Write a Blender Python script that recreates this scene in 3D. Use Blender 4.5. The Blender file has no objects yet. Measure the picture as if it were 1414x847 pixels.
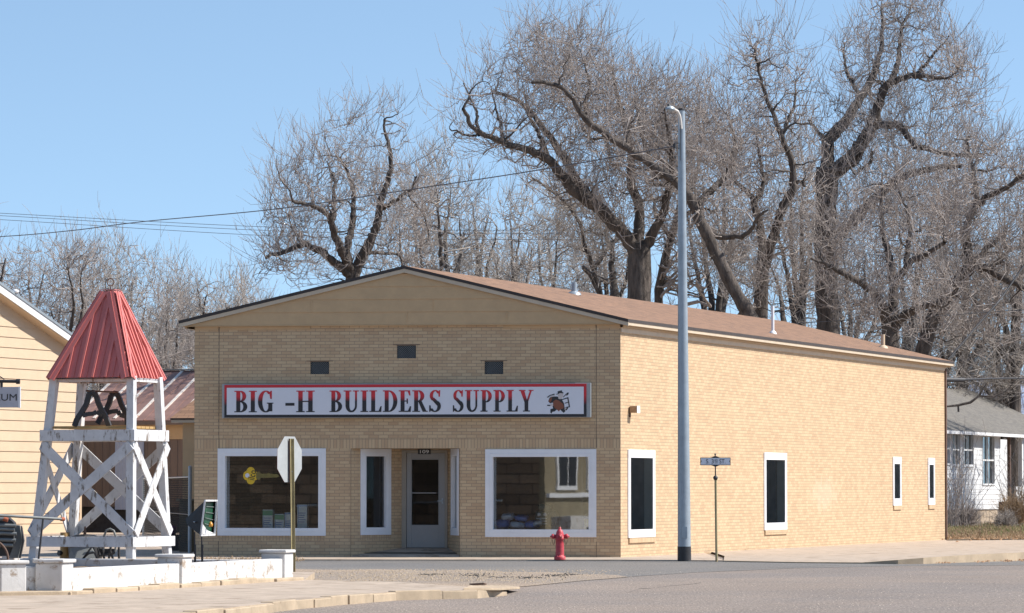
import bpy, math, random
import numpy as np
from mathutils import Vector, Matrix

random.seed(7); RNG = np.random.default_rng(11)
R = math.radians
sc = bpy.context.scene
C = sc.collection

# ------------------------------------------------------------------ camera
F = 5600.0                       # focal length in photo pixels (photo is 1414 x 847)
CX, CY = 707.0, 423.5
HOR = 674.0
H = 1.57
PITCH = math.atan((HOR - CY) / F)
cam_d = bpy.data.cameras.new('camera'); cam = bpy.data.objects.new('camera', cam_d); C.objects.link(cam)
cam.location = (0, 0, H); cam.rotation_euler = (math.pi/2 + PITCH, 0, 0)
cam_d.sensor_width = 36; cam_d.lens = 36 * F / 1414.0
cam_d.clip_start = 0.5; cam_d.clip_end = 6000
sc.camera = cam

# ------------------------------------------------------------------ light
SUN_EL, SUN_AZ = R(46.5), R(90)          # azimuth clockwise from +Y
w = bpy.data.worlds.new('World'); sc.world = w; w.use_nodes = True
nt = w.node_tree; nt.nodes.clear()
out = nt.nodes.new('ShaderNodeOutputWorld'); bg = nt.nodes.new('ShaderNodeBackground')
sky = nt.nodes.new('ShaderNodeTexSky'); sky.sky_type = 'NISHITA'; sky.sun_disc = False
sky.sun_elevation = SUN_EL; sky.sun_rotation = SUN_AZ
sky.air_density = 1.0; sky.dust_density = 0.4; sky.ozone_density = 1.3; sky.altitude = 1000
tc = nt.nodes.new('ShaderNodeTexCoord'); va = nt.nodes.new('ShaderNodeVectorMath'); va.operation = 'MULTIPLY_ADD'
va.inputs[1].default_value = (1, 1, 1.6); va.inputs[2].default_value = (0, 0, 0.14)
nrm = nt.nodes.new('ShaderNodeVectorMath'); nrm.operation = 'NORMALIZE'
nt.links.new(tc.outputs['Generated'], va.inputs[0]); nt.links.new(va.outputs[0], nrm.inputs[0])
nt.links.new(nrm.outputs[0], sky.inputs['Vector'])
tint = nt.nodes.new('ShaderNodeMix'); tint.data_type = 'RGBA'; tint.blend_type = 'MULTIPLY'; tint.inputs[0].default_value = 1
tint.inputs[7].default_value = (1.0, 1.0, .91, 1); nt.links.new(sky.outputs[0], tint.inputs[6]); nt.links.new(tint.outputs[2], bg.inputs[0]); bg.inputs[1].default_value = 0.112
nt.links.new(bg.outputs[0], out.inputs[0])
sd = bpy.data.lights.new('sun', 'SUN'); sd.energy = 3.5; sd.angle = R(0.53); sd.color = (1.0, 0.95, 0.87)
so = bpy.data.objects.new('sun', sd); C.objects.link(so)
sdir = Vector((math.sin(SUN_AZ)*math.cos(SUN_EL), math.cos(SUN_AZ)*math.cos(SUN_EL), math.sin(SUN_EL)))
so.rotation_euler = sdir.to_track_quat('Z', 'Y').to_euler(); so.location = (60, 60, 60)
sc.view_settings.view_transform = 'Standard'; sc.view_settings.look = 'None'
sc.view_settings.exposure = 1.05; sc.view_settings.gamma = 1.0
sc.view_settings.use_curve_mapping = False
try:
    sc.cycles.max_bounces = 8; sc.cycles.transparent_max_bounces = 16
except Exception: pass

# ------------------------------------------------------------------ geometry of the photograph
cp, sp = math.cos(PITCH), math.sin(PITCH)
def ray(px, py):
    a, b = (px - CX) / F, (CY - py) / F
    return Vector((a, cp - b*sp, sp + b*cp))
def PD(px, py, D):                        # point on the ray at world depth Y = D
    r = ray(px, py); return Vector((0, 0, H)) + r * (D / r.y)
def PZ(px, py, z=0.0):                    # point on the ray at height z
    r = ray(px, py); return Vector((0, 0, H)) + r * ((z - H) / r.z)
def to_px(P):                             # P: (...,3) numpy -> photo pixels
    P = np.asarray(P, float); x, y, z = P[..., 0], P[..., 1], P[..., 2] - H
    d = y*cp + z*sp; u = -y*sp + z*cp
    return CX + F*x/d, CY - F*u/d
SIDE = Vector((1982/F, 1, 0)).normalized()          # direction of the long side wall
LEFT = Vector((-SIDE.y, SIDE.x, 0))
class Plane:                               # vertical wall frame: u along, z up, w outward
    def __init__(s, a, b, z0=0):
        s.o = Vector((a.x, a.y, 0)); d = Vector((b.x-a.x, b.y-a.y, 0)); s.L = d.length; s.d = d.normalized()
        s.n = Vector((s.d.y, -s.d.x, 0))
    def W(s, u, z, w=0.0): 
        p = s.o + s.d*u + s.n*w; return Vector((p.x, p.y, z))
    def hit(s, px, py):
        r = ray(px, py); o = Vector((0, 0, H))
        t = (s.o - o).dot(s.n) / r.dot(s.n); p = o + r*t
        return (p - s.o).dot(s.d), p.z
    def u(s, px): return s.hit(px, HOR)[0]

# ------------------------------------------------------------------ object helpers
def tag(o, label=None, cat=None, group=None, kind=None):
    if label: o['label'] = label
    if cat: o['category'] = cat
    if group: o['group'] = group
    if kind: o['kind'] = kind
    return o
def thing(name, loc, label, cat, group=None):
    o = bpy.data.objects.new(name, None); C.objects.link(o); o.location = loc; o.empty_display_size = .2
    return tag(o, label, cat, group)
def rootloc(o):
    while o.parent: o = o.parent
    return Vector(o.location) if o.type == 'EMPTY' else Vector((0, 0, 0))
class MB:
    def __init__(s): s.v = []; s.f = []; s.uv = []; s.m = []; s.sm = []
    def face(s, pts, uv=None, m=0, smooth=False):
        i = len(s.v); s.v += [tuple(p) for p in pts]; s.f.append(tuple(range(i, i+len(pts))))
        s.uv.append(uv or [(0, 0)]*len(pts)); s.m.append(m); s.sm.append(smooth); return s
    def raw(s, vs, fs, m=0, smooth=False):
        i = len(s.v); s.v += [tuple(p) for p in vs]
        for f in fs: s.f.append(tuple(k+i for k in f)); s.uv.append([(0, 0)]*len(f)); s.m.append(m); s.sm.append(smooth)
        return s
    def hexa(s, b, t, m=0):                # bottom 4 pts, top 4 pts
        return s.raw(list(b)+list(t), [(3,2,1,0),(4,5,6,7),(0,1,5,4),(1,2,6,5),(2,3,7,6),(3,0,4,7)], m)
    def box(s, x0, x1, y0, y1, z0, z1, m=0):
        return s.hexa([(x0,y0,z0),(x1,y0,z0),(x1,y1,z0),(x0,y1,z0)], [(x0,y0,z1),(x1,y0,z1),(x1,y1,z1),(x0,y1,z1)], m)
    def pbox(s, pl, u0, u1, z0, z1, w0, w1, m=0):
        W = pl.W
        return s.hexa([W(u0,z0,w0),W(u0,z0,w1),W(u1,z0,w1),W(u1,z0,w0)], [W(u0,z1,w0),W(u0,z1,w1),W(u1,z1,w1),W(u1,z1,w0)], m)
    def bar(s, a, b, wx, wy, ref=Vector((0,0,1)), m=0, wx2=None, wy2=None):   # rectangular bar a->b
        a, b = Vector(a), Vector(b); t = (b-a).normalized(); x = t.cross(Vector(ref))
        if x.length < 1e-4: x = t.cross(Vector((1,0,0)))
        x.normalize(); y = x.cross(t)
        wx2 = wx2 or wx; wy2 = wy2 or wy
        q = lambda p, A, B: [p-x*A/2-y*B/2, p+x*A/2-y*B/2, p+x*A/2+y*B/2, p-x*A/2+y*B/2]
        return s.hexa(q(a,wx,wy), q(b,wx2,wy2), m)
    def tube(s, pts, r, n=8, m=0, caps=True, smooth=True):
        pts = [Vector(p) for p in pts]; K = len(pts); rr = r if isinstance(r, (list, tuple)) else [r]*K
        vs = []; ref = None
        for i, p in enumerate(pts):
            t = (pts[min(i+1, K-1)] - pts[max(i-1, 0)]).normalized()
            if ref is None:
                ref = t.cross(Vector((0,0,1)) if abs(t.z) < .95 else Vector((1,0,0))).normalized()
            x = (ref - t*ref.dot(t)).normalized(); ref = x; y = t.cross(x)
            for k in range(n):
                a = 2*math.pi*k/n; vs.append(p + (x*math.cos(a) + y*math.sin(a))*rr[i])
        fs = [(i*n+k, i*n+(k+1)%n, (i+1)*n+(k+1)%n, (i+1)*n+k) for i in range(K-1) for k in range(n)]
        s.raw(vs, fs, m, smooth)
        if caps:
            s.raw(vs[:n], [tuple(reversed(range(n)))], m); s.raw(vs[-n:], [tuple(range(n))], m)
        return s
    def lathe(s, c, prof, n=20, m=0, axis=None):      # prof: (r, h)
        c = Vector(c); ax = Vector(axis or (0,0,1)).normalized()
        x = ax.cross(Vector((1,0,0)) if abs(ax.x) < .9 else Vector((0,1,0))).normalized(); y = ax.cross(x)
        vs = [c + ax*h + (x*math.cos(2*math.pi*k/n) + y*math.sin(2*math.pi*k/n))*r for r, h in prof for k in range(n)]
        fs = [(i*n+k, i*n+(k+1)%n, (i+1)*n+(k+1)%n, (i+1)*n+k) for i in range(len(prof)-1) for k in range(n)]
        return s.raw(vs, fs, m, True)
    def prism(s, pts, off, m=0):            # polygon extruded by vector off
        pts = [Vector(p) for p in pts]; n = len(pts); off = Vector(off)
        vs = pts + [p+off for p in pts]
        return s.raw(vs, [tuple(range(n-1,-1,-1)), tuple(range(n,2*n))] + [(i,(i+1)%n,n+(i+1)%n,n+i) for i in range(n)], m)
    def build(s, name, mats, parent=None, bevel=0):
        me = bpy.data.meshes.new(name); o = rootloc(parent) if parent else Vector((0,0,0))
        me.from_pydata([tuple(Vector(v)-o) for v in s.v], [], s.f)
        for mt in (mats if isinstance(mats, (list, tuple)) else [mats]): me.materials.append(mt)
        me.polygons.foreach_set('material_index', s.m); me.polygons.foreach_set('use_smooth', s.sm)
        ul = me.uv_layers.new(name='UVMap'); flat = [c for f in s.uv for p in f for c in p]
        ul.data.foreach_set('uv', flat); me.update()
        ob = bpy.data.objects.new(name, me); C.objects.link(ob)
        if parent: ob.parent = parent
        if bevel:
            b = ob.modifiers.new('bevel', 'BEVEL'); b.width = bevel; b.segments = 2; b.limit_method = 'ANGLE'; b.angle_limit = R(50)
        return ob
def text_mb(mb, txt, pl_o, dx, dz, nrm_, height, width=None, depth=.004, m=0):   # text laid out from pl_o along dx, up dz
    cu = bpy.data.curves.new('t', 'FONT'); cu.body = txt; cu.size = 1; cu.extrude = .02
    ob = bpy.data.objects.new('t', cu); C.objects.link(ob); bpy.context.view_layer.update()
    me = ob.to_mesh(); vs = np.array([v.co[:] for v in me.vertices]); fs = [tuple(p.vertices) for p in me.polygons]
    ob.to_mesh_clear(); C.objects.unlink(ob); bpy.data.objects.remove(ob); bpy.data.curves.remove(cu)
    x0, x1 = vs[:,0].min(), vs[:,0].max(); y0, y1 = vs[:,1].min(), vs[:,1].max(); sy = height/(y1-y0); sx = (width/(x1-x0)) if width else sy
    o = Vector(pl_o); dx = Vector(dx); dz = Vector(dz); n = Vector(nrm_)
    mb.raw([o + dx*((v[0]-x0)*sx) + dz*((v[1]-y0)*sy) + n*((v[2]+.02)/.04*depth) for v in vs], fs, m)

# ------------------------------------------------------------------ materials
def nodes(name):
    m = bpy.data.materials.new(name); m.use_nodes = True; t = m.node_tree; b = t.nodes['Principled BSDF']
    return m, t, b
def L(t, a, b): t.links.new(a, b)
def ramp(t, src, stops):
    r = t.nodes.new('ShaderNodeValToRGB'); L(t, src, r.inputs[0]); e = r.color_ramp.elements
    while len(e) < len(stops): e.new(.5)
    for el, (p, c) in zip(e, stops): el.position = p; el.color = (*c, 1) if len(c) == 3 else c
    return r
def noise(t, scale, detail=4, rough=.6, vec=None, stretch=None):
    n = t.nodes.new('ShaderNodeTexNoise'); n.inputs['Scale'].default_value = scale; n.inputs['Detail'].default_value = detail
    n.inputs['Roughness'].default_value = rough
    if vec is None:
        vec = t.nodes.new('ShaderNodeTexCoord').outputs['Object']
    if stretch:
        mp = t.nodes.new('ShaderNodeMapping'); mp.inputs['Scale'].default_value = stretch; L(t, vec, mp.inputs[0]); vec = mp.outputs[0]
    L(t, vec, n.inputs['Vector']); return n
def mixc(t, fac, a, b, mode='MIX'):
    m = t.nodes.new('ShaderNodeMix'); m.data_type = 'RGBA'; m.blend_type = mode
    if hasattr(fac, 'links'): L(t, fac, m.inputs[0])
    else: m.inputs[0].default_value = fac
    for s, v in ((m.inputs[6], a), (m.inputs[7], b)):
        if hasattr(v, 'links'): L(t, v, s)
        else: s.default_value = (*v, 1)
    return m.outputs[2]
def pm(name, col, rough=.75, var=.18, scale=4, bump=.15, bscale=None, metal=0, stretch=None, spec=None, dist=.01, dirt=None):
    m, t, b = nodes(name)
    n = noise(t, scale, 6, .65, stretch=stretch)
    lo = tuple(c*(1-var) for c in col); hi = tuple(min(c*(1+var), 1) for c in col)
    r = ramp(t, n.outputs[0], [(.3, lo), (.7, hi)]); colo = r.outputs[0]
    if dirt:
        dn = noise(t, dirt[1], 8, .7, stretch=dirt[3] if len(dirt) > 3 else None)
        dr = ramp(t, dn.outputs[0], [(dirt[2], (0,0,0)), (min(dirt[2]+.08, 1), (1,1,1))])
        colo = mixc(t, dr.outputs[0], colo, dirt[0])
    L(t, colo, b.inputs['Base Color']); b.inputs['Roughness'].default_value = rough; b.inputs['Metallic'].default_value = metal
    if spec is not None: b.inputs['Specular IOR Level'].default_value = spec
    if bump:
        bn = noise(t, bscale or scale*6, 5, .7, stretch=stretch); bu = t.nodes.new('ShaderNodeBump')
        bu.inputs['Strength'].default_value = bump; bu.inputs['Distance'].default_value = dist
        L(t, bn.outputs[0], bu.inputs['Height']); L(t, bu.outputs[0], b.inputs['Normal'])
    return m
def brick(name, rot=False, c1=(.57,.415,.255), c2=(.47,.315,.19), mortar=(.32,.24,.16), bw=.222, rh=.0726, ms=.0068, offset=.5):
    m, t, b = nodes(name)
    uv = t.nodes.new('ShaderNodeUVMap'); vec = uv.outputs[0]
    if rot:
        mp = t.nodes.new('ShaderNodeMapping'); mp.inputs['Rotation'].default_value = (0, 0, R(90)); L(t, vec, mp.inputs[0]); bvec = mp.outputs[0]
    else: bvec = vec
    bt = t.nodes.new('ShaderNodeTexBrick'); L(t, bvec, bt.inputs['Vector']); bt.offset = 0 if rot else offset; bt.squash = 1
    bt.inputs['Scale'].default_value = 1; bt.inputs['Brick Width'].default_value = bw; bt.inputs['Row Height'].default_value = rh
    bt.inputs['Mortar Size'].default_value = ms; bt.inputs['Mortar Smooth'].default_value = .3; bt.inputs['Bias'].default_value = -.15
    bt.inputs['Color1'].default_value = (*c1, 1); bt.inputs['Color2'].default_value = (*c2, 1); bt.inputs['Mortar'].default_value = (*mortar, 1)
    n1 = noise(t, 60, 3, .6, vec); n2 = noise(t, .9, 5, .6, vec); n3 = noise(t, 2.2, 6, .7, vec, stretch=(1, .18, 1))
    c = mixc(t, .22, bt.outputs[0], ramp(t, n1.outputs[0], [(.3, (.72,.72,.72)), (.7, (1.2,1.18,1.15))]).outputs[0], 'MULTIPLY')
    c = mixc(t, .4, c, ramp(t, n2.outputs[0], [(.3, (.90,.885,.87)), (.65, (1.04,1.04,1.04))]).outputs[0], 'MULTIPLY')
    c = mixc(t, .18, c, ramp(t, n3.outputs[0], [(.35, (.82,.79,.76)), (.6, (1.04,1.04,1.04))]).outputs[0], 'MULTIPLY')
    L(t, c, b.inputs['Base Color']); b.inputs['Roughness'].default_value = .85
    bu = t.nodes.new('ShaderNodeBump'); bu.invert = True; bu.inputs['Strength'].default_value = .45; bu.inputs['Distance'].default_value = .006
    L(t, bt.outputs['Fac'], bu.inputs['Height']); L(t, bu.outputs[0], b.inputs['Normal'])
    return m
def add_patch(m, u, z, ru, rz):
    t = m.node_tree; b = t.nodes['Principled BSDF']; uv = t.nodes.new('ShaderNodeUVMap')
    mp = t.nodes.new('ShaderNodeMapping'); mp.vector_type = 'POINT'; mp.inputs['Location'].default_value = (-u/ru, -z/rz, 0); mp.inputs['Scale'].default_value = (1/ru, 1/rz, 1)
    L(t, uv.outputs[0], mp.inputs[0]); ln = t.nodes.new('ShaderNodeVectorMath'); ln.operation = 'LENGTH'; L(t, mp.outputs[0], ln.inputs[0])
    n = noise(t, 3.5, 5, .7, uv.outputs[0], stretch=(1.6,.35,1)); ad = t.nodes.new('ShaderNodeMath'); ad.operation = 'MULTIPLY_ADD'; ad.inputs[1].default_value = 1.6; L(t, n.outputs[0], ad.inputs[0]); L(t, ln.outputs['Value'], ad.inputs[2])
    rr_ = ramp(t, ad.outputs[0], [(.0, (.3,.3,.3)), (.72, (.26,.26,.26)), (.86, (.03,.03,.03)), (1.0, (0,0,0))]); old = b.inputs['Base Color'].links[0].from_socket
    sc_ = t.nodes.new('ShaderNodeMath'); sc_.operation = 'MULTIPLY'; sc_.inputs[1].default_value = .62; L(t, ad.outputs[0], sc_.inputs[0]); t.links.new(sc_.outputs[0], rr_.inputs[0])
    L(t, mixc(t, rr_.outputs[0], old, (.62,.52,.40)), b.inputs['Base Color'])
def glassm(name, refl=.2, tint=(.93,.96,.95), wob=.0):
    m, t, b = nodes(name); t.nodes.remove(b); o = t.nodes['Material Output']
    tr = t.nodes.new('ShaderNodeBsdfTransparent'); tr.inputs[0].default_value = (*tint, 1)
    gl = t.nodes.new('ShaderNodeBsdfGlossy'); gl.inputs['Roughness'].default_value = .012; gl.inputs[0].default_value = (.95,.97,.97,1)
    n = noise(t, 1.3, 2, .5); bu = t.nodes.new('ShaderNodeBump'); bu.inputs['Strength'].default_value = .06; bu.inputs['Distance'].default_value = .004
    L(t, n.outputs[0], bu.inputs['Height']); L(t, bu.outputs[0], gl.inputs['Normal'])
    lw = t.nodes.new('ShaderNodeLayerWeight'); lw.inputs[0].default_value = .35
    mr = t.nodes.new('ShaderNodeMapRange'); mr.inputs[3].default_value = refl; mr.inputs[4].default_value = 1
    L(t, lw.outputs['Fresnel'], mr.inputs[0])
    mx = t.nodes.new('ShaderNodeMixShader'); L(t, mr.outputs[0], mx.inputs[0]); L(t, tr.outputs[0], mx.inputs[1]); L(t, gl.outputs[0], mx.inputs[2])
    L(t, mx.outputs[0], o.inputs[0]); return m
M = {}
M['brick'] = brick('buff_brick'); M['joint'] = pm('joint_mortar', (.13,.10,.075), .9, .3, 6, 0); M['soldier'] = brick('soldier_brick', True)
M['white'] = pm('white_paint', (.74,.74,.76), .5, .05, 3, .05)
M['tan'] = pm('tan_paint', (.52,.345,.185), .6, .07, 3, .08, 30, dirt=((.33,.2,.1), 1.6, .66, (1,1,.25)))
M['fascia'] = pm('fascia_paint', (.52,.42,.31), .6, .08, 3, .05)
M['fasciashade'] = M['fascia']
M['darkedge'] = pm('shingle_edge', (.045,.036,.034), .8, .2, 6, .1)
M['shingle'] = brick('roof_shingles', False, (.28,.158,.095), (.17,.097,.06), (.11,.065,.045), .30, .14, .006)
M['greyshingle'] = brick('grey_shingles', False, (.175,.16,.14), (.12,.11,.10), (.08,.075,.065), .32, .15, .008)
M['glass'] = glassm('window_glass'); M['darkglass'] = glassm('side_glass', .17, (.72,.78,.74)); M['doorglass'] = glassm('door_glass', .03, (.5,.5,.5))
M['door'] = pm('door_paint', (.27,.26,.25), .5, .05, 3, .03)
M['doorframe'] = pm('door_frame_paint', (.27,.235,.19), .5, .08, 3, .05)
M['black'] = pm('black_metal', (.018,.018,.02), .45, .3, 8, .1)
M['iron'] = pm('weathered_iron', (.035,.034,.036), .55, .3, 9, .2, dirt=((.13,.055,.03), 5, .64))
M['greyiron'] = pm('grey_iron', (.16,.17,.17), .5, .2, 6, .15, dirt=((.13,.07,.04), 4, .66))
M['galv'] = pm('galvanised_steel', (.32,.36,.395), .42, .12, 5, .08, metal=.35)
M['whitewood'] = pm('peeling_white_paint', (.60,.60,.61), .75, .12, 5, .3, 40, dirt=((.20,.165,.135), 9, .55, (1,1,.3)))
M['redmetal'] = pm('red_roof_metal', (.54,.155,.135), .5, .08, 2, .05)
M['stone'] = pm('white_masonry', (.56,.545,.53), .85, .12, 3, .5, 14, dirt=((.30,.24,.19), 5, .55))
M['concrete'] = pm('pavement_concrete', (.40,.32,.25), .85, .2, 2.5, .3, 50, dirt=((.27,.205,.15), 1.6, .54))
M['kerb'] = pm('kerb_concrete', (.40,.31,.215), .85, .25, 2, .4, 25, dirt=((.25,.19,.14), 4, .63))
M['soil'] = pm('bare_soil', (.20,.145,.10), .95, .3, 6, .8, 30, dist=.03)
M['hydrant'] = pm('faded_red_paint', (.46,.045,.06), .5, .2, 10, .15, dirt=((.42,.24,.23), 14, .60))
M['siding'] = pm('cream_siding', (.56,.425,.295), .6, .04, 2, .04)
M['sidinghouse'] = pm('white_siding', (.66,.67,.69), .6, .06, 3, .08, dirt=((.4,.39,.37), 3, .68))
M['rust'] = pm('rusted_roof_metal', (.25,.145,.12), .6, .25, 1.5, .1, metal=.2, dirt=((.32,.13,.06), 2.5, .60))
M['pale'] = pm('pale_bare_metal', (.62,.57,.52), .5, .1, 3, .05, dirt=((.45,.2,.09), 4, .58))
M['brownwall'] = pm('brown_sheet', (.17,.12,.095), .7, .12, 2, .05, stretch=(6,6,.5))
M['bluedoor'] = pm('pale_blue_sheet', (.42,.46,.56), .6, .06, 3, .04)
M['darkwall'] = pm('dark_and_shade', (.055,.05,.05), .9, .35, 5, .4)
M['yellow'] = pm('yellow_vinyl', (.65,.42,.02), .4, .03, 3, 0)
M['signwhite'] = pm('sign_white', (.68,.68,.73), .35, .02, 3, 0)
M['signshade'] = pm('sign_shade_grey', (.42,.42,.46), .6, .08, 6, .05)  # this grey holds the shade on the museum sign face
M['postgreen'] = pm('sign_post_steel', (.30,.25,.13), .55, .2, 6, .1, dirt=((.24,.10,.05), 5, .55, (1,1,.2)))
M['alu'] = pm('sign_back_aluminium', (.33,.345,.35), .6, .08, 5, .05)
M['wood'] = pm('raw_lumber', (.45,.28,.11), .7, .15, 8, .2)
M['bark'] = pm('bark', (.095,.078,.068), .95, .6, 8, 1, 12, dist=.08, stretch=(1,1,.22))
M['twig'] = pm('twig_bark', (.33,.285,.26), .9, .3, .5, 0)
M['twig2'] = pm('pale_twig_bark', (.37,.325,.29), .9, .25, .5, 0)
M['oldwire'] = pm('weathered_wire', (.09,.09,.10), .6, .1, 3, 0); M['wire'] = pm('cable_rubber', (.03,.03,.035), .6, .1, 3, 0)
M['interior'] = pm('interior_paint', (.16,.14,.12), .9, .3, 1, .1)
M['bluebag'] = pm('blue_plastic', (.10,.21,.55), .35, .3, 4, .2)
M['bagwhite'] = pm('pale_plastic', (.62,.70,.85), .4, .3, 5, .2)
M['boxwhite'] = pm('carton_white', (.70,.78,.80), .6, .15, 9, .1)
M['boxgreen'] = pm('carton_green', (.15,.42,.25), .6, .1, 6, .1)
M['green'] = pm('green_panel', (.005,.05,.022), .5, .4, 9, .1)
M['redpaint'] = pm('sign_red', (.55,.02,.03), .4, .05, 4, 0)
M['brownpaint'] = pm('emblem_brown', (.22,.07,.035), .5, .1, 4, 0)
M['flesh'] = pm('emblem_pale', (.55,.48,.46), .5, .05, 4, 0)
M['reddirt'] = pm('rust_cap', (.35,.10,.05), .8, .2, 9, .1)
M['ironbrown'] = pm('oxide_iron', (.12,.07,.05), .8, .3, 7, .2)  # brown iron, lighter than the weathered one
M['redbrick'] = brick('red_brick', False, (.24,.09,.06), (.17,.06,.04), (.2,.16,.13), .2, .075, .01)
M['metalroof'] = pm('blue_grey_roof_sheet', (.35,.40,.50), .4, .25, 2, .1, metal=.3, stretch=(1,3,1))
M['dry'] = pm('dry_stalks', (.33,.23,.14), .9, .3, 2, 0)
M['grass'] = pm('sparse_grass', (.16,.19,.06), .9, .4, 2, 0)
M['leaflitter'] = pm('dead_leaves', (.30,.17,.09), .9, .4, 12, 0)
M['olive'] = pm('olive_cabinet', (.13,.12,.08), .6, .2, 3, .1)
M['purple'] = pm('purple_plastic', (.10,.03,.13), .5, .1, 3, 0)
# letters and border: painted red at the top going to black at the bottom
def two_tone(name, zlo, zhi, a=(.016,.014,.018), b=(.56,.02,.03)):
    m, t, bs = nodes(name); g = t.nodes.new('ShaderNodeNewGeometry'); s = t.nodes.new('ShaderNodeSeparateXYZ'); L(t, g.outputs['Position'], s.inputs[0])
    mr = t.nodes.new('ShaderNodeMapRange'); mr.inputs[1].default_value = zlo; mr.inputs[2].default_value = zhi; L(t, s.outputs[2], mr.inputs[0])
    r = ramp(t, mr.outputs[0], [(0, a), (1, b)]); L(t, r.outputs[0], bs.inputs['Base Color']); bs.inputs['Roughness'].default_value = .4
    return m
def asphalt(name, c, grain=170, var=.35, big=(.85,1.1), strip=None, rough=.9):
    m, t, b = nodes(name)
    co = t.nodes.new('ShaderNodeTexCoord').outputs['Object']
    n1 = noise(t, grain, 2, .6, co); n2 = noise(t, .35, 6, .65, co, stretch=(1,.35,1)); n3 = noise(t, 22, 4, .7, co)
    n4 = noise(t, 1.0, 3, .7, co, stretch=(34,3.2,1)); n5 = noise(t, .12, 4, .6, co)
    lo = tuple(x*(1-var) for x in c); hi = tuple(x*(1+var*1.3) for x in c)
    col = ramp(t, n1.outputs[0], [(.32, lo), (.68, hi)]).outputs[0]
    col = mixc(t, .8, col, ramp(t, n2.outputs[0], [(.3, (big[0],)*3), (.7, (big[1],)*3)]).outputs[0], 'MULTIPLY')
    col = mixc(t, .8, col, ramp(t, n3.outputs[0], [(.3, (.78,.77,.76)), (.7, (1.2,1.2,1.2))]).outputs[0], 'MULTIPLY')
    col = mixc(t, .75, col, ramp(t, n4.outputs[0], [(.34, (.55,.54,.54)), (.66, (1.42,1.42,1.42))]).outputs[0], 'MULTIPLY')
    col = mixc(t, .8, col, ramp(t, n5.outputs[0], [(.4, (.86,.88,.92)), (.6, (1.12,1.06,1.0))]).outputs[0], 'MULTIPLY')
    L(t, col, b.inputs['Base Color']); b.inputs['Roughness'].default_value = rough
    bu = t.nodes.new('ShaderNodeBump'); bu.inputs['Strength'].default_value = .6; bu.inputs['Distance'].default_value = .01
    L(t, n3.outputs[0], bu.inputs['Height']); L(t, bu.outputs[0], b.inputs['Normal']); return m
M['road'] = asphalt('chip_seal_asphalt', (.205,.172,.148))
M['strip'] = asphalt('smooth_asphalt', (.160,.150,.140), var=.15)
M['gravel'] = asphalt('loose_gravel', (.27,.215,.165), 60, .6)
M['lot'] = asphalt('packed_dirt', (.36,.27,.19), 30, .2)
M['earth'] = asphalt('bare_earth', (.22,.17,.12), 8, .3)

# ------------------------------------------------------------------ ground
def sheet(name, pts, mat, z, kind='structure'):
    mb = MB(); mb.face([Vector((p[0], p[1], z)) for p in pts]); return tag(mb.build(name, mat), kind=kind)
sheet('ground', [(-900,-200),(900,-200),(900,1500),(-900,1500)], M['earth'], -.03)
g = lambda px, py, z=0: PZ(px, py, z)
FARY = PZ(500, 774.5, 0).y
sheet('road', [(-60,-60),(60,-60),(60,FARY+12),(-60,FARY+12)], M['road'], 0)
# darker newer asphalt along the far side
sheet('asphalt_patch', [g(-200,774.5),g(1700,774.5),g(1700,776.5),g(1414,781),g(1250,782),g(1100,785),g(960,791),(g(860,797.5)),g(780,801),g(560,801),g(400,790),g(-200,790)], M['strip'], .004)
grav = [g(404,786.5),g(470,788),g(520,786.8),g(590,789),g(640,788),g(700,790.5),g(760,790.6),g(800,793),g(850,794.6),g(868,797.5),g(800,803),g(730,810),g(690,813),g(400,806)]
gpl = sheet('gravel_gutter', grav, M['gravel'], .008)
# far pavement (two slabs: along the shopfront, and the wide side apron with its kerb)
SWZ = .03
def slab(name, top, mat, zb=-.02):          # top: list of Vectors (with own z)
    mb = MB(); n = len(top)
    mb.face(top)
    for i in range(n):
        a, b = top[i], top[(i+1) % n]; mb.face([Vector((a.x,a.y,zb)), Vector((b.x,b.y,zb)), b, a])
    return tag(mb.build(name, mat), kind='structure')
def tz(px, py, z): p = PZ(px, py, 0); return Vector((p.x, p.y, z))   # ground pixel, lifted
e = [tz(-400,774.5,SWZ), tz(300,774.5,SWZ), tz(860,775,SWZ), tz(1000,776,SWZ)]
far_sw = slab('far_pavement', e + [Vector((4.8,140,SWZ)), Vector((-60,140,SWZ))], M['concrete'])
mb = MB()
fr = [(1000,776.3,.03),(1100,778,.025),(1190,779,.03),(1240,779.5,.09),(1275,779.3,.13),(1340,777,.165),(1414,774.5,.18),(1700,765,.18)]
bk = [(4.8,140),(7,140),(10,140),(13,140),(16,140),(20,140),(26,140),(50,140)]
F0 = [tz(a,b,c) for a,b,c in fr]
kt = [p + Vector((0,.22,0)) for p in F0]
mid = [Vector((p.x*1.06, p.y+5, .045)) for p in F0]
B0 = [Vector((x, y, .03)) for x, y in bk]
for i in range(len(fr)-1):
    mb.face([Vector((F0[i].x,F0[i].y,-.02)), Vector((F0[i+1].x,F0[i+1].y,-.02)), F0[i+1], F0[i]], m=1)
    mb.face([F0[i], F0[i+1], kt[i+1], kt[i]], m=1)
    mb.face([kt[i], kt[i+1], mid[i+1], mid[i]]); mb.face([mid[i], mid[i+1], B0[i+1], B0[i]])
tag(mb.build('side_pavement', [M['concrete'], M['kerb']]), kind='structure')
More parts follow.
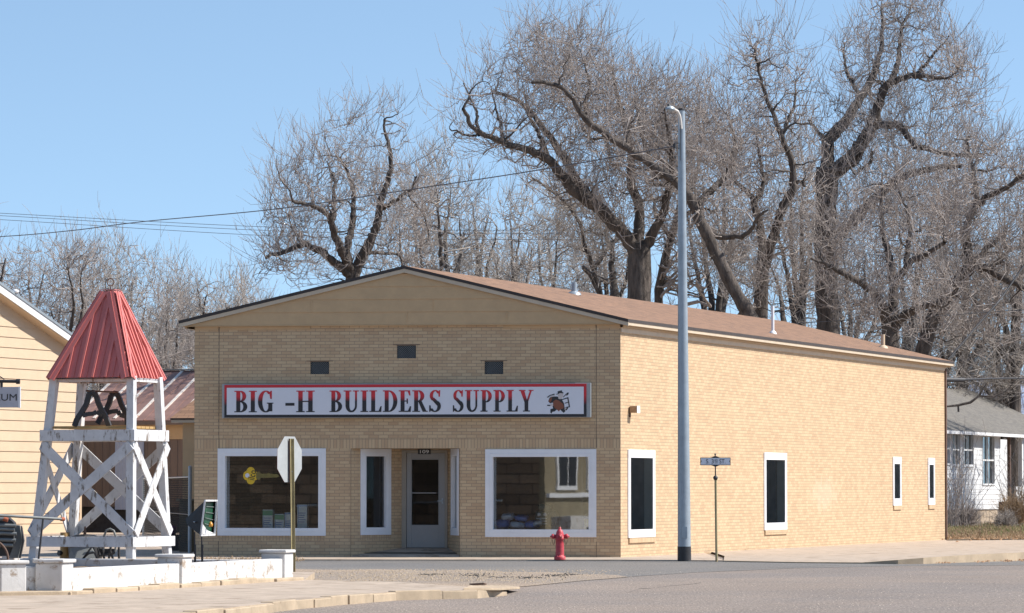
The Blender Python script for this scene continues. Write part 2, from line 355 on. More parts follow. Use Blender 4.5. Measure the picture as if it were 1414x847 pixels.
# near pavement with its kerb, lower left
NZ = .12
def nz(px, py): return PZ(px, py, NZ)
edge = [nz(180,850),nz(270,845),nz(408,829),nz(480,822.5),nz(545,817.5),nz(610,816),nz(660,815)]
tip = [nz(700,811), nz(668,806.5), nz(545,803.5), nz(420,801)]
p0 = edge[0]
poly = [Vector((p0.x-.6, p0.y-8, NZ))] + edge + [Vector((tip[0].x,tip[0].y,.05)), Vector((tip[1].x,tip[1].y,.06))] + tip[2:] + [Vector((-3.4,70,NZ)), Vector((-30,76,NZ)), Vector((-30,35,NZ))]
mb = MB(); cen = Vector((-8, 58, NZ))
N = len(poly)
for i in range(N):
    a, b = poly[i], poly[(i+1) % N]
    mb.face([a, b, cen]) if False else None
# fan keeps the sloping tip clean
mb.face([poly[0]]+edge[:]+[tip[3]]+poly[-3:])
mb.face([edge[-1], poly[8], poly[9], poly[10], tip[3]])
for i in range(N-1):
    a, b = poly[i], poly[i+1]; mb.face([Vector((a.x,a.y,-.02)), Vector((b.x,b.y,-.02)), b, a], m=1)
tag(mb.build('near_pavement', [M['concrete'], M['kerb']]), kind='structure')
# kerb stones of the near pavement, with open joints
kr = thing('kerb_stones', edge[2], 'crumbling tan concrete kerb blocks along the near pavement edge', 'kerb')
for i in range(1, len(edge)-1):
    a, b = edge[i], edge[i+1]; d = (b-a).normalized(); nrm_ = Vector((d.y, -d.x, 0))
    n = max(1, round((b-a).length/random.choice([.9,1.3,1.9])))
    for k in range(n):
        p = a.lerp(b, k/n) + d*.012; q = a.lerp(b, (k+1)/n) - d*.012; h0 = NZ+.006+random.uniform(-.018,.008)
        o = nrm_*random.uniform(.0,.05)
        mb = MB(); mb.hexa([p+o+Vector((0,0,-.14)), q+o+Vector((0,0,-.14)), q-nrm_*.16+Vector((0,0,-.14)), p-nrm_*.16+Vector((0,0,-.14))],
                [Vector((v.x,v.y,h0)) for v in (p+o, q+o, q-nrm_*.16, p-nrm_*.16)]); mb.build('kerb_block', M['kerb'], kr, .012)
# crack lines and the broken drain lip
for nm, pts, wd in (('pavement_crack', [(100,836),(190,832),(250,836),(330,828),(390,831)], .012), ('pavement_crack', [(430,812),(500,809),(560,812),(640,809.5)], .014),
                    ('pavement_crack', [(1010,760),(1100,757),(1210,756),(1290,752)], .02), ('pavement_crack', [(1000,768),(1120,765),(1250,764)], .02)):
    zz = NZ if pts[0][0] < 600 and pts[0][1] > 780 else .046
    mb = MB(); P = [PZ(x, y, zz+.006) for x, y in pts]
    for a, b in zip(P, P[1:]):
        mb.face([a+Vector((0,-wd,0)), b+Vector((0,-wd,0)), b+Vector((0,wd,0)), a+Vector((0,wd,0))])
    tag(mb.build(nm, M['darkedge']), kind='structure')
dr = thing('storm_drain', nz(678,813), 'broken concrete slab over a dark storm drain slot at the kerb tip', 'drain')
mb = MB(); mb.face([g(658,820,.012), g(700,815.5,.012), g(712,811.5,.012), g(664,816,.012)]); mb.build('drain_hole', M['wire'], dr)
mb = MB(); a = [PZ(640,812,.15), PZ(690,812.3,.13), PZ(718,810.6,.07), PZ(700,808.8,.07), PZ(650,808.5,.15)]; mb.prism(a, (0,0,-.035)); mb.build('broken_slab', M['kerb'], dr, .006)
mb = MB(); a = [PZ(648,806,.10), PZ(668,804.8,.17), PZ(672,806,.15), PZ(655,807.2,.10)]; mb.prism(a, (0,.05,-.02)); tag(mb.build('rusty_plate', M['ironbrown']), 'rust brown steel plate lying tilted behind the storm drain', 'plate')
for pts in ([(866,818),(880,815),(884,812.5),(897,812.5),(925,809),(960,806),(968,804.5)], [(1010,785),(1090,783.5),(1160,780.5)]):
    mb = MB(); P = [PZ(x, y, .006) for x, y in pts]
    for a, b in zip(P, P[1:]):
        wd = random.uniform(.02,.07); mb.face([a+Vector((0,-wd,0)), b+Vector((0,-wd,0)), b+Vector((0,wd,0)), a+Vector((0,wd,0))])
    tag(mb.build('road_crack', M['strip'] if len(pts) == 3 else pm('crack_dark', (.10,.085,.075), .95, .3, 4, 0)), kind='structure')  # thin flat crack lines in a darker tone
# pebbles and litter scattered in the gutter
def pebbles(name, n, region, zf, s0, s1, mat, label, cat, seed=3):
    rg = np.random.default_rng(seed); mb = MB()
    for _ in range(n):
        x, y = region(rg); p = PZ(x, y, 0); p.z = zf; s = rg.uniform(s0, s1)
        o = [Vector((rg.uniform(-1,1), rg.uniform(-1,1), rg.uniform(-.2,.9)))*s for _ in range(6)]
        mb.raw([p+Vector((s,0,0)), p+Vector((-.3*s,s,0)), p+Vector((-s,-.5*s,0)), p+Vector((.2*s,-.9*s,0)), p+Vector((o[0].x*.4,o[0].y*.4,s*rg.uniform(.5,1.1)))], [(0,1,4),(1,2,4),(2,3,4),(3,0,4)])
    return tag(mb.build(name, mat), label, cat, kind='stuff')
pebbles('pebbles', 2600, lambda r: (lambda x: (x, r.uniform(787.5, min(804 if x<700 else 812-(x-700)*.09, 806))))(r.triangular(410,560,870)), .01, .006, .022, pm('pebble_stone', (.36,.28,.20), .9, .4, 20, 0), 'loose pale pebbles strewn in the gutter between kerb and road', 'pebbles')
pebbles('dark_pebbles', 500, lambda r: (lambda c: (r.normal(c[0], c[2]), r.normal(c[1], .5)))([(598,794.5,9),(650,794,22),(655,796,12),(765,796,10),(782,794.5,12),(700,798,30),(735,799,12)][r.integers(7)]), .01, .008, .022, pm('dark_stone', (.05,.045,.04), .9, .4, 20, 0), 'dark broken asphalt crumbs in the gutter', 'crumbs', 5)
pebbles('leaf_litter', 260, lambda r: (lambda c: (r.normal(c[0], c[2]), r.normal(c[1], .9)))([(545,828,6),(600,824,9),(640,822,6),(1303,778,5),(1357,776.5,7),(1390,775.5,5),(1412,774.5,3)][r.integers(7)]), .02, .012, .035, M['leaflitter'], 'dry brown leaves blown against the kerbs', 'leaf litter', 9)
pebbles('road_specks', 1500, lambda r: (r.uniform(380,1414), r.uniform(790,846)), .004, .004, .011, pm('chip_stone', (.42,.36,.30), .9, .3, 20, 0), 'pale stone chips loose on the road', 'stone chips', 21)
# yard beside the far house
mb = MB(); mb.face([Vector((12.4,119.5,.036)), Vector((12.4,119.5,.036))+LEFT*-.0, Vector((40,119.0,.036)), Vector((60,230,.3)), Vector((14,230,.3))]) if False else None
yp = [PZ(1308,745.5,.06), PZ(1700,741,.06), PZ(1700,715,.1), PZ(1308,715,.1)]
sheet('yard', yp, M['earth'], .06)

# ------------------------------------------------------------------ main shop building
A = PD(268, HOR, 91.6); B = PD(857, HOR, 90.3); Cc = PD(1306, HOR, 120.4)
FP = Plane(A, B); SPn = Plane(B, Cc)
BK = Vector((A.x, A.y, 0)) + (Vector((Cc.x, Cc.y, 0)) - Vector((B.x, B.y, 0)))
bld = thing('shop_building', (A.x, A.y, SWZ), 'long buff brick shop with a low brown gable roof and big white framed windows', 'building')
def holes_wall(mb, pl, z0, z1, holes, bands=(), reveal=.12, u0=0, u1=None, m0=0):
    u1 = pl.L if u1 is None else u1
    us = sorted({u0, u1} | {h[0] for h in holes} | {h[1] for h in holes} | {b[0] for b in bands} | {b[1] for b in bands})
    zs = sorted({z0, z1} | {h[2] for h in holes} | {h[3] for h in holes} | {b[2] for b in bands} | {b[3] for b in bands})
    ins = lambda r, u, z: r[0] < u < r[1] and r[2] < z < r[3]
    for a, b in zip(us, us[1:]):
        for c, d in zip(zs, zs[1:]):
            u, z = (a+b)/2, (c+d)/2
            if u < u0 or u > u1 or z < z0 or z > z1 or any(ins(h, u, z) for h in holes): continue
            mi = m0
            for bd in bands:
                if ins(bd, u, z): mi = bd[4]
            mb.face([pl.W(a,c), pl.W(b,c), pl.W(b,d), pl.W(a,d)], [(a,c),(b,c),(b,d),(a,d)], mi)
    for h in holes:
        a, b, c, d = h[:4]; w_ = -reveal
        for q in ([(a,c,0),(a,c,w_),(a,d,w_),(a,d,0)], [(b,c,w_),(b,c,0),(b,d,0),(b,d,w_)], [(a,c,w_),(a,c,0),(b,c,0),(b,c,w_)], [(a,d,0),(a,d,w_),(b,d,w_),(b,d,0)]):
            mb.face([pl.W(*p) for p in q], [(p[0]+p[2], p[1]) for p in q], m0)
Z0 = -.02
ZT = FP.hit(857, 449)[1]                 # underside of the gable board
def fz(py, px=857): return FP.hit(px, py)[1]
def win_on(pl, a, b, c, d, fw, parent, mglass, proud=.025, label=None, sash=True, fh=None, wl=-.045, wr=-.045):
    fh = fh or fw
    mb = MB(); 
    mb.pbox(pl, a, b, d-fh, d, -.19, proud); mb.pbox(pl, a, b, c, c+fh, -.19, proud)
    mb.pbox(pl, a, a+fw, c+fh, d-fh, -.19, proud-.003); mb.pbox(pl, b-fw, b, c+fh, d-fh, -.19, proud-.003)
    if sash:                                       # thin inner bead
        i = .022
        for q in ((a+fw*.62, b-fw*.62, d-fh*.62, d-fh*.62+i*.4), (a+fw*.62, b-fw*.62, c+fh*.62-i*.4, c+fh*.62)): mb.pbox(pl, q[0], q[1], q[2], q[3], 0, proud+.006)
        for q in ((a+fw*.62-i*.4, a+fw*.62), (b-fw*.62, b-fw*.62+i*.4)): mb.pbox(pl, q[0], q[1], c+fh*.62, d-fh*.62, 0, proud+.005)
    o = mb.build('window', M['white'], parent, .004)
    if label: o['label'] = label
    g_ = MB(); g_.face([pl.W(a+fw,c+fh,wl), pl.W(b-fw,c+fh,wr), pl.W(b-fw,d-fh,wr), pl.W(a+fw,d-fh,wl)]); g_.build('pane', mglass, o)
    return o
# ---- front wall
Lw = (FP.hit(300.5,680)[0], FP.hit(450,680)[0], FP.hit(375,740)[1], FP.hit(375,619.5)[1])
Rw = (FP.hit(670,680)[0], FP.hit(823.5,680)[0], FP.hit(745,742)[1], FP.hit(745,620.5)[1])
Ro = (FP.u(484.5), FP.u(635), Z0, FP.hit(560,619.3)[1])
vents = [(FP.hit(x0,500)[0], FP.hit(x1,500)[0], FP.hit(x0,y1)[1], FP.hit(x0,y0)[1]) for x0, x1, y0, y1 in ((428.5,454.5,499.5,517),(548,574.5,477,495),(669,695,499,517))]
zs0, zs1 = fz(619.3,560), fz(605.5,560)
bands = [(0.0, FP.L, zs0, zs1, 1), (Lw[0], Lw[1], Lw[2]-.11, Lw[2], 1), (Rw[0], Rw[1], Rw[2]-.11, Rw[2], 1)]
mb = MB(); holes_wall(mb, FP, Z0, ZT+.1, [Lw, Rw, Ro] + vents, bands)
fw_ = mb.build('front_wall', [M['brick'], M['soldier']], bld)
# the corner piers are separated by a straight dark mortar joint
for px, z1 in ((302, ZT), (823.5, ZT)):
    mb = MB(); u = FP.u(px)
    for a, b in ((SWZ, Lw[2]-.12), (Lw[3]+.005, z1)):
        mb = MB(); mb.pbox(FP, u-.0055, u+.0055, a, b, -.01, .0035); mb.build('pier_joint', M['joint'], bld)
for px in (484.5, 635):
    mb = MB(); u = FP.u(px) + (.0 if px > 500 else -.0); mb.pbox(FP, u-.004, u+.004, SWZ, Ro[3], -.012, .003); mb.build('pier_joint', M['joint'], bld)
# weathering course near the ground and lintel lines over the vents
for v in vents:
    mb = MB(); mb.pbox(FP, v[0]-.09, v[1]+.09, v[3]+.004, v[3]+.016, -.02, .006); mb.build('lintel', M['ironbrown'], bld)
    mb = MB(); u0, u1, a, b = v
    mb.face([FP.W(u0,a,-.10), FP.W(u1,a,-.10), FP.W(u1,b,-.10), FP.W(u0,b,-.10)], m=1)
    n = 9
    k = -n
    wd, ht = u1-u0, b-a; st = .048
    for s_ in (1, -1):
        x = -ht
        while x < wd:
            p = (x, 0) if s_ > 0 else (x, ht); q = (x+ht, ht) if s_ > 0 else (x+ht, 0)
            (x0, y0), (x1, y1) = p, q
            if x0 < 0: y0 += (0-x0)*(y1-y0)/(x1-x0); x0 = 0
            if x1 > wd: y1 -= (x1-wd)*(y1-y0)/(x1-x0) if x1 != x0 else 0; x1 = wd
            if x1 - x0 > .01: mb.bar(FP.W(u0+x0,a+y0,-.03-.004*s_), FP.W(u0+x1,a+y1,-.03-.004*s_), .007, .007, FP.n)
            x += st
    mb.build('vent_grille', [M['greyiron'], M['wire']], bld)
win_on(FP, *Lw, .172, bld, M['glass'], wl=-.17, wr=-.005); win_on(FP, *Rw, .172, bld, M['glass'], wl=-.17, wr=-.005)
# ---- recessed entrance
rd = 1.2; ra, rb = Ro[0], Ro[1]
ba, bb = FP.u(553)-0.40*1.0, FP.u(620)-0.40
# back wall end points: shift so that the projected px agree at depth rd
def at_depth(px, w):                       # u on the plane offset w behind the front
    r = ray(px, HOR); o = Vector((0,0,H)); q = FP.o - FP.n*w
    t = (q-o).dot(FP.n)/r.dot(FP.n); return (o + r*t - FP.o).dot(FP.d)
ba, bb = at_depth(553, rd), at_depth(620, rd)
pa, pb, pc, pd_ = FP.W(ra,0), FP.W(ba,0,-rd), FP.W(bb,0,-rd), FP.W(rb,0)
RL = Plane(pa, pb); RB = Plane(pb, pc); RR = Plane(pc, pd_)
zc = Ro[3]
wl = (RL.u(497.5), RL.u(539.5)); wr = (RR.u(623.5), RR.u(633.8))
lwz = (RL.hit(518,739)[1], zc-.004); 
hl = (wl[0], wl[1], lwz[0], lwz[1]); hr = (wr[0], wr[1], RR.hit(628,739.5)[1], zc-.004)
mb = MB(); holes_wall(mb, RL, Z0, zc, [hl], [(hl[0], hl[1], hl[2]-.11, hl[2], 1)], .1); holes_wall(mb, RR, Z0, zc, [hr], [(hr[0], hr[1], hr[2]-.11, hr[2], 1)], .1)
dz0 = RB.hit(587,757)[1]
df0, df1 = 0.0, RB.L
holes_wall(mb, RB, Z0, zc, [(df0+.03, df1-.03, Z0, zc-.03)], [], .05)
mb.face([FP.W(ra,zc), FP.W(rb,zc), FP.W(bb,zc,-rd), FP.W(ba,zc,-rd)])
mb.build('entrance_recess_wall', [M['brick'], M['soldier']], bld)
win_on(RL, *hl, .17, bld, M['doorglass'], label='tall narrow white framed window in the angled left entrance wall', fh=.17)
win_on(RR, *hr, .17, bld, M['darkglass'], label='tall narrow white framed window in the angled right entrance wall', fh=.17)
mb = MB(); mb.hexa([FP.W(ra+.01,-.02,-.03), FP.W(rb-.01,-.02,-.03), FP.W(bb,-.02,-rd-.02), FP.W(ba,-.02,-rd-.02)], [FP.W(ra+.01,SWZ+.03,-.03), FP.W(rb-.01,SWZ+.03,-.03), FP.W(bb,dz0,-rd-.02), FP.W(ba,dz0,-rd-.02)]); mb.build('entrance_ramp', M['concrete'], bld)
d0, d1 = RB.u(561.5), RB.u(614); dt = RB.hit(587,626)[1]
mb = MB(); mb.pbox(RB, .03, d0-.004, dz0, zc-.03, -.08, .03); mb.pbox(RB, d1+.004, RB.L-.03, dz0, zc-.03, -.08, .03); mb.pbox(RB, d0-.004, d1+.004, dt+.004, zc-.03, -.08, .028)
mb.build('door_frame', M['doorframe'], bld, .004)
gz0, gzm, gz1 = RB.hit(587,725)[1], RB.hit(587,681)[1], RB.hit(587,635)[1]; gu0, gu1 = RB.u(568.5), RB.u(605.5)
mb = MB()
mb.pbox(RB, d0, gu0, dz0+.01, dt, -.05, 0); mb.pbox(RB, gu1, d1, dz0+.01, dt, -.05, 0); mb.pbox(RB, gu0, gu1, gz1, dt, -.05, -.001); mb.pbox(RB, gu0, gu1, dz0+.01, gz0, -.05, -.001)
mb.pbox(RB, gu0, gu1, gzm-.012, gzm+.012, -.04, -.008)
for q in ((gu0-.02,gu0,gz0-.02,gz1+.02),(gu1,gu1+.02,gz0-.02,gz1+.02)): mb.pbox(RB, *q, 0, .008)
for q in ((gu0,gu1,gz1,gz1+.02),(gu0,gu1,gz0-.02,gz0)): mb.pbox(RB, *q, 0, .007)
door = mb.build('door', M['door'], bld, .003)
mb = MB(); mb.face([RB.W(gu0,gz0,-.048), RB.W(gu1,gz0,-.004), RB.W(gu1,gz1,-.004), RB.W(gu0,gz1,-.048)]); mb.build('pane', M['doorglass'], door)
mb = MB(); hu, hz = RB.hit(611,692); mb.pbox(RB, hu-.015, hu+.015, hz-.06, hz+.06, 0, .012); mb.bar(RB.W(hu,hz,.05), RB.W(hu-.11,hz,.05), .018, .018); mb.bar(RB.W(hu,hz,0), RB.W(hu,hz,.055), .02, .02); mb.build('handle', M['galv'], door)
mb = MB(); nu0, nz0 = RB.hit(577.5,623.3); nu1, nz1 = RB.hit(595,617.5)
nz1 = zc-.012; nz0 = nz1-.11
mb.pbox(RB, nu0, nu1, nz0, nz1, .03, .042); text_mb(mb, '109', RB.W(nu0+.05,nz0+.02,.0425), RB.d, (0,0,1), RB.n, nz1-nz0-.035, (nu1-nu0)-.09, m=1)
mb.build('house_number', [M['black'], M['white']], bld)
# ---- side wall
def side_win(x0, x1, y0, y1, xr):
    a = SPn.hit(x0, (y0+y1)/2)[0]; b = SPn.hit(x1, (y0+y1)/2)[0]
    return (a, b, SPn.hit(x0, y1)[1], SPn.hit(x0, y0)[1])
SW = [side_win(866.5,903.5,621,743,0), side_win(1054.5,1085.5,625,732.5,0), side_win(1232.5,1243.7,631,698.5,0), side_win(1281,1290,632.5,697.5,0)]
ZS = SPn.hit(857.5, 447)[1]
sb = [(s[0], s[1], s[2]-.13, s[2]-.0, 1) for s in SW]
mb = MB(); holes_wall(mb, SPn, Z0, ZT+.1, SW, sb); M['brickside'] = brick('buff_brick_side'); add_patch(M['brickside'], *SPn.hit(1138,683), 2.3, .75)
mb.build('side_wall', [M['brickside'], M['soldier']], bld)
for i, s in enumerate(SW):
    fwd = .17 if i < 2 else .19
    win_on(SPn, *s, fwd if i < 2 else .14, bld, M['darkglass'], fh=.18 if i < 2 else .2, proud=.03, wl=.016, wr=.016)
    mb = MB(); mb.pbox(SPn, s[0]+.05, s[1]+.02, s[2]-.115, s[2]-.003, -.02, .035)
    # give the sill its brick UVs
    for k, f in enumerate(mb.f): mb.uv[k] = [((Vector(mb.v[j])-SPn.o).dot(SPn.d), mb.v[j][2]) for j in f]
    mb.build('window_sill', M['soldier'], bld)
# remaining walls, floor, partition
PB = Plane(Cc, BK); PL = Plane(BK, A)
mb = MB()
for pl in (PB, PL): holes_wall(mb, pl, Z0, ZT+.1, [])
mb.build('rear_wall', [M['brick']], bld)
mb = MB(); mb.face([FP.W(.1,.12,-.3), FP.W(FP.L-.1,.12,-.3), FP.W(FP.L+.8,.12,-5.6), FP.W(1.3,.12,-5.6)]); mb.face([FP.W(1.2,Z0,-5.5), FP.W(FP.L+.8,Z0,-5.5), FP.W(FP.L+.8,ZT,-5.5), FP.W(1.2,ZT,-5.5)])
mb.face([FP.W(.1,ZT-.9,-.3), FP.W(FP.L-.1,ZT-.9,-.3), FP.W(FP.L+.8,ZT-.9,-5.6), FP.W(1.3,ZT-.9,-5.6)])
mb.build('interior_panel', M['interior'], bld)
for sw_ in SW:  # panels added behind the side windows to catch sun and brighten them
    mb = MB(); mb.pbox(SPn, sw_[0]-.3, sw_[1]+2.4, .1, 3.0, -1.0, -.95); mb.build('interior_panel', M['interior'], bld)
# downspout at the far corner
mb = MB(); mb.pbox(SPn, SPn.L-.12, SPn.L-.01, SWZ, ZT-.1, .002, .05); mb.build('downspout', M['ironbrown'], bld)
# ---- roof
ovR = .22; ovL = .30; ovF = .16; ovB = .25
zE = FP.hit(868, 441)[1]; zPk = FP.hit(562, 367.5)[1]; uPk = FP.u(561)
uL, uR = -ovL, FP.L + ovR
zEl = zE + .02
sv = (Vector((Cc.x,Cc.y,0))-Vector((B.x,B.y,0))); sL = sv.length; sdv = sv.normalized()
def RP(u, t, z, dz=0): p = FP.W(u, 0) + sdv*t; return Vector((p.x, p.y, z+dz))
t0, t1 = -ovF, sL + ovB
roof_mb = MB()
def roofquad(mb, ua, za, ub, zb, th, m=0):
    a, b, c, d = RP(ua,t0,za), RP(ub,t0,zb), RP(ub,t1,zb), RP(ua,t1,za); wl_ = math.hypot(ub-ua, zb-za)
    mb.face([a,b,c,d], [(t0,0),(t0,wl_),(t1,wl_),(t1,0)], m)
    lo = [p - Vector((0,0,th)) for p in (a,b,c,d)]; mb.face(list(reversed(lo)), m=1)
    for i in range(4):
        p = (a,b,c,d); mb.face([lo[i], lo[(i+1)%4], p[(i+1)%4], p[i]], m=1)
roofquad(roof_mb, uR, zE, uPk, zPk, .068); roofquad(roof_mb, uPk, zPk, uL, zEl, .068)
roof = roof_mb.build('roof', [M['shingle'], M['darkedge']], bld)
# rake fascia, eave fascia, soffit, frieze
th = .085
def rake(ua, za, ub, zb, t, w0=.03):
    mb = MB()
    a, b = RP(ua,t,za-.070), RP(ub,t,zb-.070); n_ = -sdv if t < 1 else sdv
    mb.hexa([a-Vector((0,0,th)), b-Vector((0,0,th)), b-Vector((0,0,th))-n_*w0, a-Vector((0,0,th))-n_*w0], [a, b, b-n_*w0, a-n_*w0]); mb.build('rake_board', M['fascia'], bld)
rake(uR, zE, uPk, zPk, t0+.012); rake(uPk, zPk, uL, zEl, t0+.012); rake(uR, zE, uPk, zPk, t1-.012); rake(uPk, zPk, uL, zEl, t1-.012)
for ue, sg in ((uR, 1), (uL, -1)):
    mb = MB()
    ze = zE if sg > 0 else zEl
    a = RP(ue-sg*.015, t0+.06, ze-.06); b = RP(ue-sg*.015, t1-.06, ze-.06); o_ = FP.d*(-sg*.03)
    mb.hexa([a-Vector((0,0,.078)), b-Vector((0,0,.078)), b+o_-Vector((0,0,.078)), a+o_-Vector((0,0,.078))], [a, b, b+o_, a+o_]); mb.build('eave_board', M['fascia'], bld)
    mb = MB(); a = RP(ue-sg*.11, t0+.08, ze-.065); b = RP(ue-sg*.11, t1-.08, ze-.065)
    mb.hexa([a-Vector((0,0,.115)), b-Vector((0,0,.115)), b+o_-Vector((0,0,.115)), a+o_-Vector((0,0,.115))], [a, b, b+o_, a+o_]); mb.build('sub_fascia', M['tan'], bld)
zsf = zE - .178
mb = MB()
a = RP(FP.L-.01, t0+.08, zsf); b = RP(uR-.115, t0+.08, zsf); c = RP(uR-.115, t1-.08, zsf); d = RP(FP.L-.01, t1-.08, zsf); mb.face([a,b,c,d]); 
a = RP(uL+.115, t0+.08, zsf); b = RP(.01, t0+.08, zsf); c = RP(.01, t1-.08, zsf); d = RP(uL+.115, t1-.08, zsf); mb.face([a,b,c,d]); mb.build('soffit', M['fascia'], bld)
mb = MB(); mb.pbox(SPn, .02, SPn.L, zsf-.11, zsf-.003, .002, .022); mb.build('frieze_board', M['fascia'], bld)
# gable: lap boards
def lap_gable(pl, z0, zoff, pitch, outline, mat, parent, name='gable', w0=.03, lip=.014, joints=None, uvs=False):
    mb = MB(); z = z0; i = 0
    zs = []
    while True:
        za, zb = z, z+pitch
        lo = outline(za); 
        if lo is None: break
        hi = outline(zb)
        if hi is None:
            # top triangle
            zt = za
            while outline(zt+.005) is not None and zt < zb: zt += .005
            m_ = outline(zt) or lo; c = (m_[0]+m_[1])/2; hi = (c-.001, c+.001); zb = zt
        W = pl.W
        mb.face([W(lo[0],za,w0+lip), W(lo[1],za,w0+lip), W(hi[1],zb,w0), W(hi[0],zb,w0)])
        mb.face([W(lo[0],za,w0-.01), W(lo[1],za,w0-.01), W(lo[1],za,w0+lip), W(lo[0],za,w0+lip)])
        if joints:
            for (jz, ju) in joints:
                if za-.01 < jz < zb and lo[0] < ju < lo[1]:
                    mb.pbox(pl, ju-.012, ju+.012, za+.01, min(zb,outline_top(outline,za,zb))-.01, w0-.01, w0+lip+.004)
        if outline(zb) is None or zb < z+pitch-1e-6: break
        z += pitch; i += 1
    return mb.build(name, mat, parent)
def outline_top(o, a, b): return b
def gable_out(z):
    zb_ = z + .13
    if zb_ > zPk - .02: return None
    k = (zb_ - zE)/(zPk - zE); k = max(k, 0)
    return (uL+.02 + (uPk-uL)*k*1.0, uR-.02 - (uR-uPk)*k)
gz = FP.hit(560, 448.5)[1]
GP = Plane(RP(0, -.05, 0), RP(FP.L, -.05, 0))
lap_gable(GP, gz, 0, .285, gable_out, M['tan'], bld, joints=[(gz+.1, GP.u(562)), (gz+.4, GP.u(598)), (gz+.4, GP.u(430)), (gz+.1, GP.u(700))])
mb = MB(); mb.pbox(GP, uL+.04, uR-.04, gz-.022, gz-.002, -.08, .05); mb.build('gable_sill', M['tan'], bld)
for x0, x1 in ((269,301),(303,428),(695,822.5),(824.5,857)):
    mb = MB()
    mb.pbox(FP, FP.u(x0), FP.u(x1), gz-.10, gz-.024, .002, .02); mb.build('trim_board', M['tan'], bld)
# rear gable
def rgo(z):
    zb_ = z + .13
    if zb_ > zPk - .02: return None
    k = max((zb_ - zE)/(zPk - zE), 0); return (.02+(FP.L-uPk)*k, FP.L-.02-uPk*k)
PBg = Plane(Cc, BK); lap_gable(PBg, gz, 0, .285, rgo, M['tan'], bld, w0=.02)
# roof pipes
def roofpipe(px, py0, py1, t, r, mat, label):
    for _ in range(1): pass
    # find u on the sunny slope where the base projects to px
    best = None
    for k in range(400):
        u = uPk + (uR-uPk)*k/399; p = RP(u, t, zE + (zPk-zE)*(uR-u)/(uR-uPk)); x, y = to_px(np.array(p))
        if best is None or abs(x-px) < best[0]: best = (abs(x-px), p, y)
    p = best[1]; h = (best[2]-py0)/(F/p.y)
    mb = MB(); mb.tube([p-Vector((0,0,.05)), p+Vector((0,0,h))], r, 12); mb.lathe(p, [(r*2.6,-.03),(r*2.2,.03),(r*1.05,.07)], 12)
    o = mb.build('vent_pipe', mat, roof); o['label'] = label
roofpipe(1067, 423, 447, 16, .04, M['white'], 'slim white vent pipe on the sunny roof slope')
roofpipe(793, 390, 398, 9, .07, M['galv'], 'short grey vent pipe behind the roof ridge')
roofpipe(1219, 462, 478, 28.5, .06, M['siding'], 'cream vent pipe near the far end of the roof')

# ------------------------------------------------------------------ shop sign
sx0, sx1 = FP.u(308), FP.u(817); sz0, sz1 = FP.hit(560,577.3)[1], FP.hit(560,530)[1]
sign = thing('shop_sign', FP.W(sx0, sz0, .15), 'wide white shop sign with red and black serif lettering over the entrance', 'sign')
mb = MB(); mb.pbox(FP, sx0, sx1, sz0, sz1, .01, .15); mb.build('sign_case', M['alu'], sign, .006)
bx1 = FP.u(811)
bx0 = FP.u(311.5)
SPF = Plane(FP.W(0,0,.15), FP.W(FP.L,0,.15))
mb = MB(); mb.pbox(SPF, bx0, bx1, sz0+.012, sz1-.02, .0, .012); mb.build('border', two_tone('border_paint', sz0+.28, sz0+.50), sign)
mb = MB(); mb.pbox(SPF, bx0+.055, bx1-.06, sz0+.075, sz1-.085, .012, .016); mb.build('sign_panel', M['signwhite'], sign)
ly0, ly1 = SPF.hit(560,569)[1], SPF.hit(560,539.3)[1]
lh = ly1-ly0
def arcpts(cx, cy, rx, ry, a0, a1, n=20): return [(cx+rx*math.cos(R(a0+(a1-a0)*i/n)), cy+ry*math.sin(R(a0+(a1-a0)*i/n))) for i in range(n+1)]
def ring(cx, cy, ro, ri, a0, a1): return ('ring', arcpts(cx,cy,*ro,a0,a1), arcpts(cx,cy,*ri,a0,a1))
def rc(a, b, c, d): return ('poly', [(a,b),(c,b),(c,d),(a,d)])
ser = lambda a, b: [rc(a,0,b,.045), rc(a,.955,b,1)]
